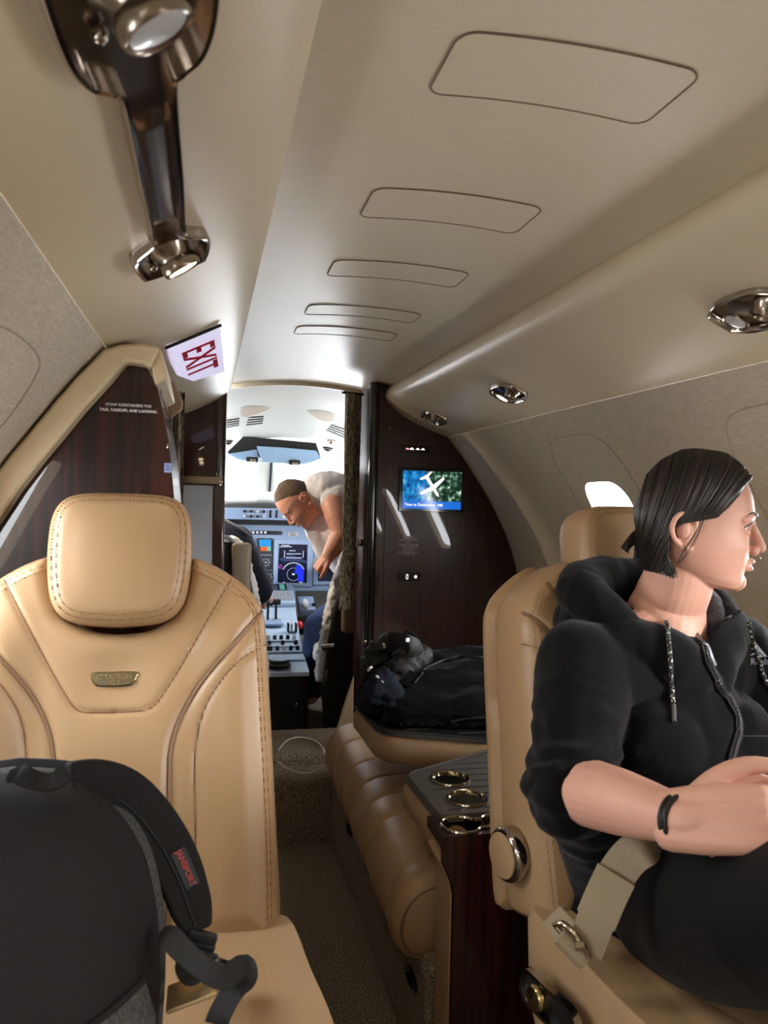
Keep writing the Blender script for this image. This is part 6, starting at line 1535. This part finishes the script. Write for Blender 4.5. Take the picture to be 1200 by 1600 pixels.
# ------------------------------------------------ pilot in the left cockpit seat
PO = Vector((-.43, 3.70, 1.20)); Hp = hframe(PO, Vector((0, 1, -.05)), Vector((0, 0, 1))); fine = MB(); head_mb(fine, Hp); ear_mb(fine, Hp, 1); ear_mb(fine, Hp, -1)
nb = PO + Vector((0, -.04, -.18)); fine.limb([Hp(-.02, 0, -.05), nb], [.058, .066], 20)
s1 = at(368, 850, Y=3.68); e1 = at(404, 924, Y=3.76); w1_ = Vector((-.12, 3.98, .66)); s2 = Vector((-.62, 3.66, s1.z)); e2 = Vector((-.68, 3.76, .70)); w2_ = Vector((-.55, 4.0, .66))
for s_, e_, w_, th in ((s1, e1, w1_, -1), (s2, e2, w2_, 1)):
    fine.limb([s_, e_], [.055, .047], 20); fine.limb([e_, e_.lerp(w_, .4), w_], [.046, .043, .030], 20); hand(fine, w_, Vector((.05, .9, -.3)), Vector((0, -.2, -1)), th, (.4, .4, .4, .4), 1.0)
coarse = MB(); coarse.limb([nb, nb + Vector((0, .0, -.25)), Vector((-.43, 3.66, .56))], [.09, .15, .15], 26); coarse.limb([s1, nb + Vector((0, 0, -.06)), s2], [.055, .09, .055], 20)
lgs = [(Vector((-.43 + s * .1, 3.7, .56)), Vector((-.43 + s * .14, 4.12, .56)), Vector((-.43 + s * .12, 4.32, .14))) for s in (-1, 1)]
for a, b, c in lgs: coarse.limb([a, b], [.085, .065], 20); coarse.limb([b, c], [.06, .042], 18); coarse.limb([c, c + Vector((0, .16, -.03))], [.04, .03], 12)
pil = mixed_body(coarse, fine, 'person', 'pilot in a navy shirt seated in the left cockpit seat, only one shoulder showing', 'person', .008, .0035, M['skin2'])
q = MB(); q.ball(Hp(-.008, 0, .038), (.085, .085, .082), None, 24, 16); q.build('hair', M['hair'], pil)
pm = MB(); pm.limb([nb + Vector((0, 0, -.06)), nb + Vector((0, .0, -.25)), Vector((-.43, 3.66, .56))], [.12, .18, .17], 28); pm.limb([s1 + Vector((0, 0, .01)), nb + Vector((0, 0, -.05)), s2], [.078, .10, .078], 24)
pm.limb([s1, s1.lerp(e1, .5), e1.lerp(s1, .05)], [.082, .080, .072], 24); pm.limb([s2, e2], [.078, .066], 20)
me = remeshed(pm, .007, 4, folds(9, .007, (1, 1, 1), 14)); link('shirt', me, pil); me.materials.append(mat('navy_cotton', lin(22, 27, 46), .85))
q = MB(); q.tube(smooth_path([at(352, 812, Y=3.60), at(362, 818, Y=3.60), at(378, 826, Y=3.61), at(392, 838, Y=3.62)], None, 4), .006, 6); q.build('shoulder_piping', M['print'], pil)
tm = MB()
for a, b, c in lgs: tm.limb([a, b], [.1, .078], 20); tm.limb([b, c + Vector((0, 0, .03))], [.075, .058], 18)
me = remeshed(tm, .009, 3, None); link('trousers', me, pil); me.materials.append(M['jacket'])
# ---------------------------------------------------------------- daylight
w = bpy.data.worlds.new('sky'); SC.world = w; w.use_nodes = True
bg = w.node_tree.nodes['Background']; bg.inputs[0].default_value = (.92, .96, 1.0, 1); bg.inputs[1].default_value = 17.0
def portal(loc, rot, sx, sy):
    l = bpy.data.lights.new('daylight_portal', 'AREA'); l.shape = 'RECTANGLE'; l.size = sx; l.size_y = sy; l.cycles.is_portal = True
    o = bpy.data.objects.new('daylight_portal', l); COL.objects.link(o); o.location = loc; o.rotation_euler = rot; return o
for sg, ws in ((1, RW), (-1, LW)):
    for y in ws:
        p = wall_xf(sg)(y, (S_A + S_B) / 2, .055); q = wall_n((S_A + S_B) / 2); n = Vector((sg * q.x, 0, q.y))
        o = portal(p, (0, 0, 0), .25, .37); o.rotation_euler = n.to_track_quat('Z', 'Y').to_euler()

l = bpy.data.lights.new('hazy_sun', 'SUN'); l.energy = 12.0; l.angle = R(28); l.color = (1, .98, .95)
o = bpy.data.objects.new('hazy_sun', l); COL.objects.link(o); d = Vector((.74, -.64, .16)).normalized(); o.rotation_euler = d.to_track_quat('Z', 'Y').to_euler()
